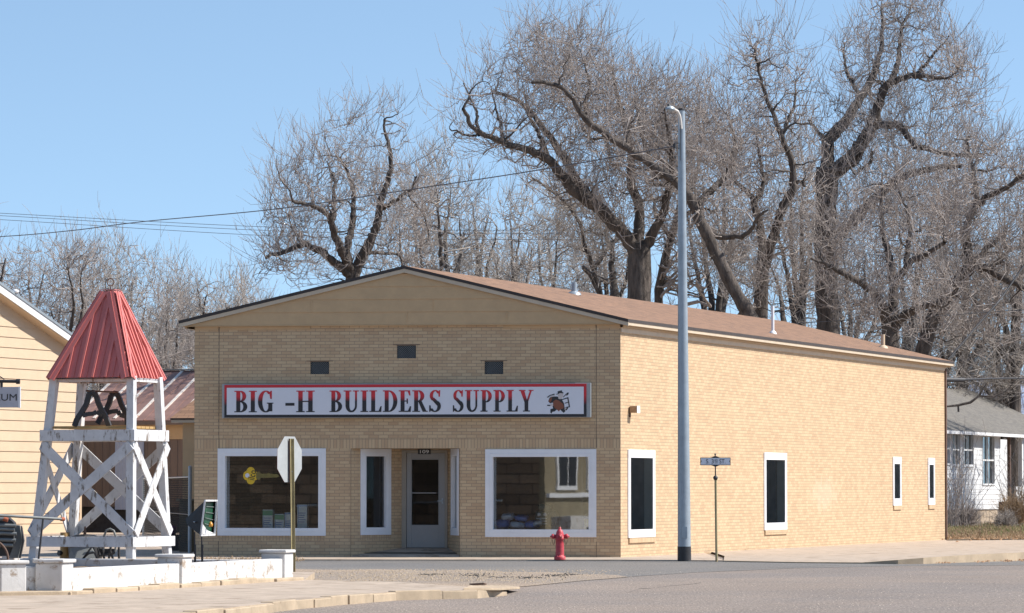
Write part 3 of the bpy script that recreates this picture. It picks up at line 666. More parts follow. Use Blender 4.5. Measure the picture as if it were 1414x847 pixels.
GL = {
 'B': (.74, [rc(.11,0,.31,1)]+ser(0,.34)+[ring(.34,.745,(.31,.255),(.13,.205),-90,90), ring(.34,.26,(.38,.26),(.18,.21),-90,90)]),
 'I': (.42, [rc(.11,0,.31,1)]+ser(0,.42)),
 'G': (.86, [ring(.44,.5,(.44,.51),(.22,.46),48,318), rc(.60,.04,.80,.44), rc(.52,.40,.86,.445), ('poly',[(.72,.62),(.77,.62),(.77,1),(.74,1),(.66,.9)])]),
 '-': (.42, [rc(0,.30,.42,.43)]),
 'H': (.96, [rc(.11,0,.31,1), rc(.65,0,.85,1), rc(.31,.475,.65,.525)]+ser(0,.42)+ser(.54,.96)),
 'U': (.90, [rc(.11,.3,.31,1), rc(.68,.3,.76,1), rc(0,.955,.42,1), rc(.56,.955,.88,1), ring(.435,.31,(.325,.325),(.125,.25),180,292), ring(.435,.31,(.325,.325),(.245,.25),292,360)]),
 'L': (.70, [rc(.11,0,.31,1)]+ser(0,.42)+[rc(.3,0,.68,.05), ('poly',[(.55,.05),(.68,.05),(.70,.27),(.67,.27)])]),
 'D': (.84, [rc(.11,0,.31,1)]+ser(0,.34)+[ring(.33,.5,(.50,.5),(.29,.45),-90,90)]),
 'E': (.70, [rc(.11,0,.31,1)]+ser(0,.38)+[rc(.3,0,.68,.05), rc(.3,.95,.64,1), rc(.31,.48,.5,.525), ('poly',[(.55,.05),(.68,.05),(.70,.26),(.67,.26)]), ('poly',[(.54,.95),(.64,.95),(.66,.76),(.63,.76)]), rc(.47,.38,.51,.62)]),
 'R': (.88, [rc(.11,0,.31,1)]+ser(0,.42)+[ring(.34,.735,(.34,.265),(.15,.215),-90,90), ('poly',[(.34,.5),(.52,.5),(.80,.045),(.88,.045),(.88,0),(.62,0)])]),
 'P': (.74, [rc(.11,0,.31,1)]+ser(0,.42)+[ring(.34,.715,(.36,.285),(.17,.235),-90,90)]),
 'S': (.70, [ring(.36,.745,(.31,.265),(.15,.215),28,235), ring(.34,.265,(.34,.275),(.17,.225),-152,55), ('poly',[(.10,.62),(.27,.66),(.62,.40),(.50,.28)]), ('poly',[(.58,.70),(.62,.70),(.64,1),(.61,1),(.56,.88)]), ('poly',[(.02,.30),(.06,.30),(.1,.12),(.05,0),(.02,0)])]),
 'Y': (.92, [('poly',[(.07,1),(.29,1),(.52,.42),(.36,.42)]), ('poly',[(.72,1),(.80,1),(.54,.42),(.46,.42)]), rc(.36,.04,.56,.45), rc(.25,0,.67,.045), rc(0,.955,.38,1), rc(.62,.955,.9,1)]),
}
def word(mb, txt, u0, u1, z0, h, pl, gap=.11):
    wid = sum(GL[c][0] for c in txt) + gap*(len(txt)-1); s = (u1-u0)/wid; x = 0; k = 0
    for c in txt:
        gw, parts = GL[c]
        for pt, sh in [(q, o_) for q in parts for o_ in (0, .038)]:
            k += 1; w0 = .016; w1 = .019 + .0007*(k % 9)
            if pt[0] == 'poly':
                P = pt[1]; P3 = [pl.W(u0+(x+sh+p[0])*s, z0+p[1]*h, w1) for p in P]; mb.prism(P3, pl.n*-(w1-w0))
            else:
                O, I = pt[1], pt[2]
                for i in range(len(O)-1):
                    q = [O[i], O[i+1], I[i+1], I[i]]; mb.face([pl.W(u0+(x+sh+p[0])*s, z0+p[1]*h, w1) for p in q])
        x += gw + gap
mb = MB()
for txt, a, b in (('BIG',323.5,376.5),('-',394,405.5),('H',409,433.5),('BUILDERS',455,608.5),('SUPPLY',625,736.5)):
    word(mb, txt, SPF.u(a), SPF.u(b), ly0, lh, SPF)
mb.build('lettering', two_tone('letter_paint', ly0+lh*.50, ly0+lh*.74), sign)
# emblem: running figure with hat carrying a sash, painted flat
ex = lambda x, y: SPF.hit(745+x/21.17, 535+y/21.17)
mbs = {0: MB()}
def blob(pts, m, k): 
    P3 = [SPF.W(*ex(x, y), .0165+.0012*k) for x, y in pts]; mbs[0].prism(P3, SPF.n*-.001*k, m)
blob([(300,300),(400,270),(520,270),(640,330),(720,470),(740,620),(760,700),(710,750),(650,700),(600,640),(500,660),(440,710),(380,720),(350,770),(320,740),(320,640),(400,620),(380,540),(430,480),(380,450),(310,470),(255,410)], 0, 1)
blob([(400,420),(480,360),(570,390),(680,480),(720,560),(700,620),(620,640),(570,710),(520,660),(440,600),(400,520)], 1, 2)
blob([(262,400),(330,300),(370,300),(350,400),(310,455)], 1, 2)
blob([(530,200),(560,340),(620,350),(690,280),(700,180),(600,160)], 2, 2)
blob([(480,205),(540,180),(530,120),(650,90),(670,140),(700,150),(700,180),(600,170),(520,215)], 0, 3)
blob([(215,290),(300,230),(440,185),(450,215),(320,250),(250,310)], 0, 1); blob([(300,265),(440,225),(450,270),(330,290)], 2, 2)
for q in ([(650,350),(840,290),(845,320),(660,375)], [(810,300),(845,290),(895,570),(860,575)], [(740,455),(830,430),(835,455),(745,480)], [(760,580),(890,555),(890,585),(765,610)]): blob(q, 0, 2)
blob([(690,280),(810,160),(850,150),(855,200),(800,250),(780,240),(820,190),(700,300)], 0, 1)
blob([(730,620),(790,570),(830,590),(840,620),(790,680),(740,660)], 0, 1); blob([(730,630),(790,575),(800,610),(745,665)], 2, 2)
blob([(225,510),(320,515),(320,550),(225,545)], 0, 1); blob([(320,480),(400,480),(400,550),(330,550)], 2, 2)
mbs[0].build('emblem', [M['black'], M['brownpaint'], M['flesh']], sign)

# ------------------------------------------------------------------ things behind and on the glass
PK = Plane(FP.W(Lw[0]+.172,0,-.17), FP.W(Lw[1]-.172,0,-.005))
ks = thing('key_sticker', FP.W(*FP.hit(360,657), -.04), 'yellow key shaped sticker on the left shop window', 'sticker')
kx = lambda x, y: PK.hit(300+x/6.05, 610+y/6.05)
mb = MB(); P = []
for i in range(48):
    a = 2*math.pi*i/48; r_ = 50 + 17*abs(math.cos(2*a))**.7
    P.append((280+r_*math.cos(a)*.95, 285+r_*math.sin(a)*1.08))
mb.prism([PK.W(*kx(x,y), .006) for x, y in P], PK.n*-.003)
for q in ([(325,262),(350,248),(362,262),(362,310),(350,322),(325,308)], [(362,268),(420,268),(430,260),(445,270),(500,270),(520,290),(500,300),(362,304)]):
    mb.prism([PK.W(*kx(x,y), .0072) for x, y in q], PK.n*-.003, 3)
text_mb(mb, 'ilco', PK.W(*kx(310,325), .0085), (PK.d*.22+Vector((0,0,.97))), (-PK.d*.97+Vector((0,0,.22))), PK.n, .16, .22, .002, 1)
c_ = kx(252,283); mb.prism([PK.W(c_[0]+.05*math.cos(a*math.pi/6), c_[1]+.05*math.sin(a*math.pi/6), .009) for a in range(12)], PK.n*-.002, 2)
mb.build('sticker_sheet', [M['yellow'], M['black'], M['signwhite'], pm('faded_vinyl', (.16,.125,.03), .5, .2, 9, 0)], ks)
mb = MB(); mb.pbox(FP, Lw[0]-.1, Lw[1]+.1, .13, Lw[2]+.14, -1.3, -.2); mb.build('display_shelf', M['interior'], bld); mb = MB(); mb.pbox(FP, Rw[0]-.1, Rw[1]-.0, .13, Rw[2]+.14, -1.3, -.2); mb.build('display_shelf', M['interior'], bld)
shz = Lw[2]+.14
bi = 0
for (x0, x1, yt, gtop, lab) in ((359,373,704,True,'first pale carton with a green top from the left in the left window'), (375.5,388.5,710,True,'short pale carton with a green top, second in the left window'), (389.5,402,708,False,'plain white carton directly behind the stop sign post'), (407,420.5,697,False,'tallest pale carton, rightmost in the left window')):
    u0, z1 = FP.hit(x0, yt); u1 = FP.hit(x1, yt)[0]
    t_ = thing('carton', FP.W((u0+u1)/2, shz, -.4), lab, 'box', 'cartons in the left shop window')
    mb = MB(); mb.pbox(FP, u0, u1, shz+.002, z1, -.5, -.3); mb.build('box_body', M['boxwhite'], t_, .005)
    mb = MB(); mb.pbox(FP, u0+.001, u1-.001, z1-.13 if gtop else z1-.04, z1-.02 if gtop else z1-.02, -.3, -.297)
    for k in range(5): mb.pbox(FP, u0+.03, u1-.03-.02*(k%3), z1-.2-.05*k, z1-.185-.05*k, -.3, -.297, 1)
    mb.pbox(FP, u0+.02, u0+.03, z1-.42, z1-.03, -.3, -.2975, 1)
    mb.build('box_print', [M['boxgreen'] if gtop else M['bluebag'], M['bluebag']], t_)
def bag(px, py, wd, ht, rot, mat, lab, seed, w0=-.55):
    rg = random.Random(seed); u, z = FP.hit(px, py); c = FP.W(u, z, w0); vs = []; fs = []; nu, nv = 16, 9
    for j in range(nv):
        for i in range(nu):
            a = 2*math.pi*i/nu; b = math.pi*(j/(nv-1)-.5); 
            se = lambda v, p: math.copysign(abs(v)**p, v)
            x = se(math.cos(a),.6)*se(math.cos(b),.6)*wd/2; y = se(math.sin(a),.6)*se(math.cos(b),.6)*.25; zz = se(math.sin(b),.8)*ht/2
            x += rg.uniform(-.02,.02); y += rg.uniform(-.02,.02); zz += rg.uniform(-.018,.018)
            vs.append(c + FP.d*(x*math.cos(rot)-zz*math.sin(rot)) - FP.n*y + Vector((0,0,x*math.sin(rot)+zz*math.cos(rot))))
    for j in range(nv-1):
        for i in range(nu): fs.append((j*nu+i, j*nu+(i+1)%nu, (j+1)*nu+(i+1)%nu, (j+1)*nu+i))
    mb = MB(); mb.raw(vs, fs, 0, True); o = mb.build('plastic_bag', mat)
    tag(o, lab, 'bag', 'blue bags heaped in the right window')
bag(690,724,.34,.2,.1,M['bluebag'],'blue bag at the far left bottom of the right window',1)
bag(711,726,.36,.16,-.1,M['bagwhite'],'pale blue bag low in the middle of the window heap',2)
bag(731,725,.36,.17,.05,M['bluebag'],'deep blue bag at the right end of the window heap',3)
bag(697,714,.30,.14,.12,M['bagwhite'],'pale bag lying on top at the left of the window heap',4)
bag(716,716,.32,.13,-.05,M['bluebag'],'blue bag lying on top in the middle of the window heap',5)
bag(740,723,.22,.12,.3,M['bagwhite'],'small pale bag leaning at the right of the window heap',6, -.45)
dm_ = thing('mirrored_vehicle_form', FP.W(FP.hit(748,727)[0], shz, -.6), 'dark green machine shape with chrome trim made up for a vehicle mirrored in the right shop window', 'machine')  # made-up shape standing for the vehicle front mirrored in the glass
mu, mz_ = FP.hit(748,727)
mb = MB(); mb.pbox(FP, mu-.22, mu+.24, shz+.08, shz+.42, -.95, -.45); mb.pbox(FP, mu-.16, mu+.14, shz+.42, shz+.58, -.9, -.5); mb.build('machine_body', pm('dark_green_enamel', (.02,.04,.04), .25, .2, 4, 0), dm_, .05)
for dx in (-.12, .02, .12):
    mb = MB(); mb.lathe(FP.W(mu+dx, shz+.34, -.45), [(.04,0),(.035,.03),(0,.035)], 14, axis=tuple(FP.n)); mb.build('lamp', M['signwhite'], dm_)
for k in range(3): mb = MB(); mb.pbox(FP, mu-.18, mu+.1, shz+.12+.06*k, shz+.14+.06*k, -.45, -.43); mb.build('trim_bar', M['galv'], dm_)
mb = MB(); c = FP.W(mu+.2, shz+.2, -.42); P9 = [c+FP.d*.05*0+FP.d*(.17*math.cos(a)*.55)+Vector((0,0,.19*math.sin(a))) for a in [2*math.pi*i/20 for i in range(21)]]; mb.tube(P9, .05, 8, caps=False); mb.build('tyre', M['black'], dm_)
yb = thing('yellow_bucket', FP.W(FP.hit(811,725)[0], shz, -.5), 'yellow bucket standing in the bottom right corner of the right window', 'bucket')
mb = MB(); mb.lathe(FP.W(FP.hit(812,725)[0], shz, -.5), [(.0,0),(.13,0),(.16,.24),(.15,.24)], 20); mb.build('bucket_body', M['yellow'], yb)
mb = MB(); c = FP.W(FP.hit(812,725)[0], shz+.24, -.5); mb.tube([c+FP.d*(.16*math.cos(a))+Vector((0,0,.13*math.sin(a))) for a in [math.pi*i/10 for i in range(11)]], .006, 5); mb.build('handle', M['galv'], yb)

# ------------------------------------------------------------------ wall bracket on the sunny side
wbk = thing('wall_light', SPn.W(*SPn.hit(870,572), .05), 'small rusty wall light box with a round bracket on the sunny brick side', 'light')
u, z = SPn.hit(869.5, 566)
mb = MB(); mb.pbox(SPn, u-.10, u+.10, z-.07, z+.08, .03, .2); mb.build('light_box', pm('tan_rusty_box', (.36,.22,.12), .7, .3, 12, .2), wbk, .006)
mb = MB(); mb.pbox(SPn, u-.105, u+.105, z-.075, z+.085, .2, .212); mb.build('lens', M['boxwhite'], wbk, .003)
mb = MB(); mb.pbox(SPn, u-.05, u+.0, z-.17, z+.06, .0, .03); mb.build('back_plate', M['ironbrown'], wbk)

# ------------------------------------------------------------------ street furniture by the road
def hydrant():
    b = PZ(773, 773, SWZ); s = F/b.y; t = thing('fire_hydrant', b, 'faded red fire hydrant on the pavement under the right shop window', 'hydrant')
    px = lambda n: n/s/14.11           # zoomed-crop units (14.11 per photo px)
    mb = MB(); q = [(110,0),(112,40),(108,62),(84,66),(82,100),(80,300),(80,375),(92,385),(94,410),(92,430),(78,440)]
    mb.lathe(b, [(px(r), px(h)) for r, h in q], 24); mb.build('barrel', M['hydrant'], t)
    mb = MB(); q = [(92,438),(80,460),(76,490),(68,530),(56,560),(40,580),(30,590),(26,600),(24,625),(10,632),(0,632)]
    mb.lathe(b, [(px(r), px(h)) for r, h in q], 24); mb.build('bonnet', M['hydrant'], t)
    mb = MB(); mb.lathe(b+Vector((0,0,px(628))), [(px(15),0),(px(15),px(26)),(0,px(26))], 5); mb.build('operating_nut', M['ironbrown'], t)
    for sg in (1,-1):
        mb = MB(); c = b+Vector((0,0,px(450))); mb.lathe(c, [(px(38),px(60)),(px(38),px(105)),(px(50),px(108)),(px(50),px(150)),(px(40),px(162)),(px(16),px(166)),(px(14),px(190)),(0,px(190))], 16, axis=(sg,0,0))
        cap = mb.build('nozzle_cap', M['hydrant'], t)
        mb = MB(); P_ = [c+Vector((sg*px(120)+sg*px(22)*math.cos(a), -px(20), -px(60)+ -px(95)*math.sin(a))) for a in [math.pi*i/10 for i in range(11)]]; mb.tube(P_, .006, 5); mb.build('chain', M['ironbrown'], cap)
    mb = MB(); c = b+Vector((0,-px(70),px(455))); mb.lathe(c, [(px(50),0),(px(52),px(30)),(px(40),px(40)),(px(14),px(42)),(px(14),px(62)),(0,px(62))], 16, axis=(0,-1,0)); mb.build('pumper_cap', M['hydrant'], t)
    for k in range(6):
        a = k*math.pi/3; mb = MB(); mb.lathe(b+Vector((px(98)*math.cos(a), px(98)*math.sin(a), px(62))), [(px(9),0),(px(9),px(14)),(0,px(14))], 6); mb.build('bolt', M['hydrant'], t)
hydrant()
def lamp_pole():
    b = PZ(945, 775.5, .0); D = b.y; t = thing('street_light', b, 'tall tapered galvanised light pole with a black base band in front of the brick side', 'street light')
    P_ = lambda x, y, dD=0: PD(x, y, D+dD); s = F/D
    top = P_(941, 153); z1 = top.z
    mb = MB(); N_ = 24; mb.tube([b.lerp(top, i/N_) for i in range(N_+1)], [(9.2*(1-i/N_)+4.7*i/N_)/s for i in range(N_+1)], 28)
    mb.build('pole', M['galv'], t)
    mb = MB(); q = b.lerp(top, (775.5-755)/622); mb.tube([b-Vector((0,0,.02)), q], [9.5/s, 9.4/s], 28); mb.build('base_band', M['black'], t)
    mb = MB(); c = b+Vector((.0,-.142,.62)); mb.box(c.x-.055,c.x+.055,c.y-.006,c.y+.03,c.z-.12,c.z+.12); mb.build('access_plate', M['galv'], t)
    mb = MB(); mb.tube([top, top+Vector((0,0,.045))], [5.2/s, 5.0/s], 20); mb.build('cap', M['wire'], t)
    mb = MB(); A_ = [P_(940.5,178,-.1), P_(940,170,-.12), P_(938.5,160,-.16), P_(935.5,154,-.2), P_(930,151,-.3)]; mb.tube(A_, .032, 10); arm = mb.build('arm', M['pale'], t)
    mb = MB(); c = P_(925,150.5,-.35); mb.lathe(c, [(0,.05),(.06,.04),(.10,.0),(.09,-.03),(0,-.045)], 14); c2 = P_(920.5,149.5,-.4); mb.tube([P_(930,151,-.3), c, c2], [.05,.075,.03], 10); h = mb.build('lamp_head', M['galv'], t)
    mb = MB(); c = P_(923.5,147,-.35); mb.lathe(c, [(.035,-.02),(.035,.05),(0,.055)], 10); mb.build('photocell', M['wire'], h)
    mb = MB(); c = P_(931.5,202,-.1); mb.tube([c-Vector((0,0,.05)), c+Vector((0,0,.05))], .035, 8); mb.bar(P_(931,198,-.1), P_(938,198,-.1), .015, .015); mb.bar(P_(931,205,-.1), P_(938,205,-.1), .015, .015); mb.build('insulator', M['wire'], t)
    mb = MB(); mb.tube([P_(932,215,-.1), P_(932.5,219,-.1)], .02, 6); mb.tube([P_(939.5,222,-.16), P_(940,160,-.13)], .008, 5); mb.build('cable_clip', M['wire'], t)
    return P_(931.5,202,-.1)
INS = lamp_pole()
def street_sign():
    b = PZ(989.5, 776, .02); D = b.y; s = F/D; t = thing('street_name_sign', b, 'small street name sign on a thin grey post right of the light pole', 'sign')
    P_ = lambda x, y, d=0: PD(x, y, D+d)
    mb = MB(); mb.tube([b, P_(988.2,663)], .026, 12); mb.build('post', M['postgreen'], t)
    mb = MB(); c = P_(988,660); mb.lathe(c, [(0,-.05),(.035,-.045),(.05,-.01),(.05,.01),(.03,.045),(0,.05)], 14); mb.build('ball_joint', M['iron'], t)
    mb = MB(); mb.tube([P_(988,659), P_(987.8,643)], .013, 8); mb.tube([P_(987.6,632.5), P_(987.6,628)], .012, 8); mb.lathe(P_(987.6,627.5), [(0,-.02),(.02,-.01),(.02,.01),(0,.02)], 10); mb.build('spindle', M['iron'], t)
    a = P_(967,642.6); c = P_(1008.8,642.6); top = P_(967,632).z - a.z; pl = Plane(a, c)
    mb = MB(); z0 = a.z; mb.pbox(pl, 0, pl.L, z0, z0+top, -.012, .012)
    mb.prism([pl.W(pl.L/2-.09,z0,-.01), pl.W(pl.L/2+.09,z0,-.01), pl.W(pl.L/2+.02,z0-.03,-.01), pl.W(pl.L/2-.02,z0-.03,-.01)], pl.n*.02)
    mb.prism([pl.W(pl.L/2-.09,z0+top,-.01), pl.W(pl.L/2-.02,z0+top+.03,-.01), pl.W(pl.L/2+.02,z0+top+.03,-.01), pl.W(pl.L/2+.09,z0+top,-.01)], pl.n*.02)
    fr_ = mb.build('sign_frame', M['iron'], t, .004)
    mb = MB(); i = .012
    mb.prism([pl.W(i,z0+i,.0125), pl.W(pl.L-i,z0+i,.0125), pl.W(pl.L-i,z0+top*.3,.0125), pl.W(pl.L-i-.018,z0+top*.5,.0125), pl.W(pl.L-i,z0+top*.7,.0125), pl.W(pl.L-i,z0+top-i,.0125), pl.W(i,z0+top-i,.0125), pl.W(i,z0+top*.7,.0125), pl.W(i+.018,z0+top*.5,.0125), pl.W(i,z0+top*.3,.0125)], pl.n*.002); mb.build('sign_face', M['signwhite'], t)
    mb = MB(); hh = top*.56
    text_mb(mb, 'S. 3', pl.W(pl.L*.19,z0+top*.22,.016), pl.d, (0,0,1), pl.n, hh, pl.L*.25, .003)
    text_mb(mb, 'RD', pl.W(pl.L*.475,z0+top*.42,.016), pl.d, (0,0,1), pl.n, hh*.62, pl.L*.10, .003)
    text_mb(mb, 'ST.', pl.W(pl.L*.63,z0+top*.22,.016), pl.d, (0,0,1), pl.n, hh, pl.L*.20, .003); mb.pbox(pl, pl.L*.475, pl.L*.575, z0+top*.26, z0+top*.32, .016, .019)
    mb.build('lettering', M['black'], t)
street_sign()

# ------------------------------------------------------------------ white planter walls
PD1 = PZ(90, 817, .16); PD3 = PZ(396, 798, .16)
e1 = Vector((PD1.x, PD1.y, 0)); e3 = Vector((PD3.x, PD3.y, 0)); dW = (e3-e1).normalized(); nWl = Vector((-dW.y, dW.x, 0))   # leftward normal
def rough_box(mb, a, d, n, u0, u1, w0, w1, z0, z1, m=0):
    W = lambda u, w_, z: Vector((a.x+d.x*u+n.x*w_, a.y+d.y*u+n.y*w_, z))
    mb.hexa([W(u0,w0,z0),W(u1,w0,z0),W(u1,w1,z0),W(u0,w1,z0)], [W(u0,w0,z1),W(u1,w0,z1),W(u1,w1,z1),W(u0,w1,z1)], m)
planter = thing('planter_wall', (e1.x, e1.y, NZ), 'low whitewashed masonry wall with square capped pillars round the bell tower bed', 'wall')
LW = (e3-e1).length
def pillar(c, d, n, s=.40, z1=.60, lab=None):
    mb = MB(); rough_box(mb, c, d, n, -s/2, s/2, -s/2, s/2, .10, z1-.05); p = mb.build('pillar', M['stone'], planter, .02)
    mb = MB(); rough_box(mb, c, d, n, -s/2-.03, s/2+.03, -s/2-.03, s/2+.03, z1-.05, z1); mb.build('cap', M['stone'], p, .015)
u2 = None
for k in range(400):
    u = LW*k/399; x, y = to_px(np.array(e1 + dW*u + Vector((0,0,.4))))
    if x > 255: u2 = u; break
PC = [e1 + nWl*.0, e1 + dW*u2, e3 + dW*.0]
c1 = e1 + nWl*.12; 
mb = MB(); rough_box(mb, e1, dW, nWl, .2, u2-.2, 0, .2, .12, .465); mb.build('wall_section', M['stone'], planter, .02)
mb = MB(); rough_box(mb, e1, dW, nWl, u2+.2, LW-.15, 0, .2, .12, .462); mb.build('wall_section', M['stone'], planter, .02)
pillar(e1+nWl*.16, dW, nWl); pillar(e1+dW*u2+nWl*.16, dW, nWl, .40, .60); pillar(e3+nWl*.16, dW, nWl)
# front section going left from the near pillar
P0 = PZ(10, 818, .16); p0v = Vector((P0.x, P0.y+.1, 0)); dF = (p0v-(e1+nWl*.16)).normalized(); nF = Vector((dF.y, -dF.x, 0)); nF = nF if nF.y > 0 else -nF
lenF = (p0v-(e1+nWl*.16)).length
mb = MB(); rough_box(mb, e1+nWl*.16, dF, nF, .2, lenF-.15, .05, .22, .12, .50); mb.build('wall_section', M['stone'], planter, .02)
pillar(p0v, dF, nF, .38, .59)
mb = MB(); rough_box(mb, p0v, dF, nF, .2, 4, .0, .18, .12, .46); mb.build('wall_section', M['stone'], planter, .02)
# rear section
e3b = e3 + nWl*.16; dB = LEFT
mb = MB(); rough_box(mb, e3b, dB, SIDE, .2, 5.5, -.08, .10, .12, .44); mb.build('wall_section', M['stone'], planter, .02)
pillar(PD(15.5, HOR, 64.5)*1.0 - Vector((0,0,H)), LEFT, SIDE, .22, .66)
# footing
mb = MB(); N_ = 11
for i in range(N_):
    a = LW*i/N_+.01 - .2; b = LW*(i+1)/N_-.01 + (.25 if i == N_-1 else -.2)
    rough_box(mb, e1, dW, nWl, a, b, -.16-random.uniform(0,.06), .0, .10, .19+random.uniform(-.03,.015))
mb.build('footing', M['kerb'], planter, .015)
mb = MB(); rough_box(mb, e1+nWl*.16, dF, nF, -.2, 3.2, -.34, -.02, .10, .175); mb.build('footing', M['kerb'], planter, .015)
# soil bed
mb = MB(); nx, ny = 46, 40; rg = np.random.default_rng(4); vs = []; hgt = rg.uniform(0, .035, (ny, nx))
for j in range(ny):
    for i in range(nx):
        p = e1 + nWl*.15 + dW*((LW-.1)*j/(ny-1)) + LEFT*(5.5*i/(nx-1))
        x, y = float(to_px(np.array(p+Vector((0,0,.3))))[0]), 0
        m_ = .10*math.exp(-((x-150)/40)**2)*math.exp(-((j/ny-.25)/.25)**2)
        vs.append(Vector((p.x, p.y, .29+hgt[j, i]+m_)))
mb.raw(vs, [(j*nx+i, j*nx+i+1, (j+1)*nx+i+1, (j+1)*nx+i) for j in range(ny-1) for i in range(nx-1)], 0, True)
tag(mb.build('soil', M['soil']), 'bare brown soil filling the walled bed under the tower', 'soil', kind='stuff')

# ------------------------------------------------------------------ bell tower
TD = 65.0
FR = PD(181, HOR, TD); FR = Vector((FR.x, FR.y, 0))
tw = thing('bell_tower', FR + LEFT*.87 + SIDE*.7 + Vector((0,0,.3)), 'white wooden lattice bell tower with a pointed red metal roof', 'tower')
zb, zt = .26, FR.y and (H + (HOR-521)/F*TD)
W0, D0_, W1, D1_ = 1.748, 1.43, 1.36, 1.02
def corner(i, z):                        # 0 FL 1 FR 2 BR 3 BL
    k = (z-zb)/(zt-zb); wv = W0+(W1-W0)*k; dv = D0_+(D1_-D0_)*k
    o = FR + LEFT*((W0-W0)*0) ; fr = o + LEFT*0
    p = {0: fr+LEFT*wv, 1: fr, 2: fr+SIDE*dv, 3: fr+LEFT*wv+SIDE*dv}[i]
    # keep the back pair centred a little
    return Vector((p.x, p.y, z))
for i in range(4):
    mb = MB(); mb.bar(corner(i, .22), corner(i, zt+.02), .125, .125, SIDE); mb.build('leg', M['whitewood'], tw, .006)
zpl0, zpl1 = H+(HOR-609)/F*TD, H+(HOR-593.5)/F*TD
zlo0, zlo1 = H+(HOR-755.5)/F*TD, H+(HOR-741.5)/F*TD
def faceboard(i, j, z0, z1, ext, name='board'):
    zc_ = (z0+z1)/2; a, b = corner(i, zc_), corner(j, zc_); d = (b-a).normalized(); n = Vector((d.y,-d.x,0)); ctr = (corner(0,zc_)+corner(2,zc_))/2
    if n.dot(a-ctr) < 0: n = -n
    a, b = a - d*ext + n*.082, b + d*ext + n*.082
    mb = MB(); mb.bar(a, b, .036, z1-z0); mb.build(name, M['whitewood'], tw, .004)
for i, j, ex_ in ((0,1,.07),(2,1,.10),(3,2,.07),(0,3,.10)):
    faceboard(i, j, zpl0, zpl1, ex_, 'platform_board'); faceboard(i, j, zlo0, zlo1, ex_+.03, 'lower_board')
for n_, (i, j) in enumerate(((0,1),(1,2),(3,2),(0,3))):
    for s_, (p, q) in enumerate(((i,j),(j,i))):
        a, b = corner(p, zpl0-.10), corner(q, zlo1+.08); d = (b-a).normalized(); h_ = Vector((b.x-a.x,b.y-a.y,0)).normalized(); n = Vector((h_.y,-h_.x,0)); ctr = (corner(0,1)+corner(2,1))/2
        if n.dot(a-ctr) < 0: n = -n
        off = .078 + .026*s_
        mb = MB(); mb.bar(a+n*off-d*.05, b+n*off+d*.05, .024, .165, n.cross(d)); mb.build('brace', M['whitewood'], tw, .003)
# deck planks
zd = zpl1-.03
for k in range(7):
    a = corner(0, zd).lerp(corner(3, zd), (k+.5)/7); b = corner(1, zd).lerp(corner(2, zd), (k+.5)/7); d = (b-a).normalized()
    mb = MB(); mb.bar(a+d*(.06+.03*(k%2))+Vector((0,0,.07)), b-d*.05+Vector((0,0,.07)), .15, .04); mb.build('deck_plank', M['wood'], tw, .003)
# top plates
for i, j in ((0,1),(1,2),(2,3),(3,0)):
    mb = MB(); mb.bar(corner(i, zt-.03), corner(j, zt-.03), .05, .08); mb.build('top_plate', M['whitewood'], tw)
# roof
eL, eR_, eB = PD(64.5,519.5,TD+.5), PD(179,521.5,TD-.15), PD(230.5,524,TD+1.25)
ez = H + (HOR-521.5)/F*TD
f1 = Vector((eR_.x, eR_.y, ez)); WR, DR = 1.45, 1.36
f0 = f1+LEFT*WR; f2 = f1+SIDE*DR; f3 = f0+SIDE*DR
ctr = (f0+f1+f2+f3)/4
az = H + (HOR-402)/F*(TD+.6); tx = .11; txc = PD(151.5, HOR, ctr.y).x - ctr.x
ap = [Vector((ctr.x+txc, ctr.y, az)) + LEFT*(tx*a) + SIDE*(tx*b) for a, b in ((1,-1),(-1,-1),(-1,1),(1,1))]
base = [f0, f1, f2, f3]
rf = MB()
for i in range(4):
    j = (i+1) % 4; rf.face([base[i], base[j], ap[j], ap[i]])
rf.face(ap)
rf.raw([p-Vector((0,0,.02)) for p in base], [(3,2,1,0)])
troof = rf.build('tower_roof', M['redmetal'], tw)
for i in range(4):
    j = (i+1) % 4; a, b, c, d = base[i], base[j], ap[j], ap[i]; ux = (b-a).normalized(); mid = ((c+d)/2-(a+b)/2); up = (mid - ux*mid.dot(ux)*0)
    n = ux.cross(mid).normalized(); n = n if n.dot((a+b)/2-ctr) > 0 else -n
    Lb = (b-a).length; Lt = (c-d).length; k = 0; x = .11; hgt_ = mid.length
    rmb = MB()
    while x < Lb-.05:
        # height available on this rib before the hip
        xm = x - Lb/2; f_ = (Lb/2-abs(xm))/(Lb/2-Lt/2) if abs(xm) > Lt/2 else 1; f_ = max(0, min(1, f_))*.93
        if f_ > .08:
            s0 = a+ux*x; s1 = s0 + (mid)*f_
            # ribs run parallel to the fall line
            major = (k % 2 == 0)
            rmb.bar(s0+n*.008, s1+n*.008, .050 if major else .026, .036 if major else .012, n.cross(mid.normalized()))
        x += .115; k += 1
    rmb.build('rib', M['redmetal'], troof)
    # hip cap: folded strips on both sides of the hip
    for (e0, t_, inw) in ((a, d, ux), (b, c, -ux)):
        hd = (t_-e0).normalized(); iw = (inw - hd*inw.dot(hd)).normalized(); wdt = .135
        hm = MB(); hm.prism([e0+n*.030, e0+iw*wdt+n*.030, t_+iw*wdt*.9+n*.030, t_+n*.030], n*.006)
        hm.prism([e0+iw*wdt+n*.002, e0+iw*(wdt+.004)+n*.002, t_+iw*(wdt*.9+.004)+n*.002, t_+iw*wdt*.9+n*.002], n*.030)
        hm.prism([e0+iw*.05+n*.0365, e0+iw*.064+n*.0365, t_+iw*.055+n*.0365, t_+iw*.045+n*.0365], n*.010)
        hm.build('hip_cap', M['redmetal'], troof)
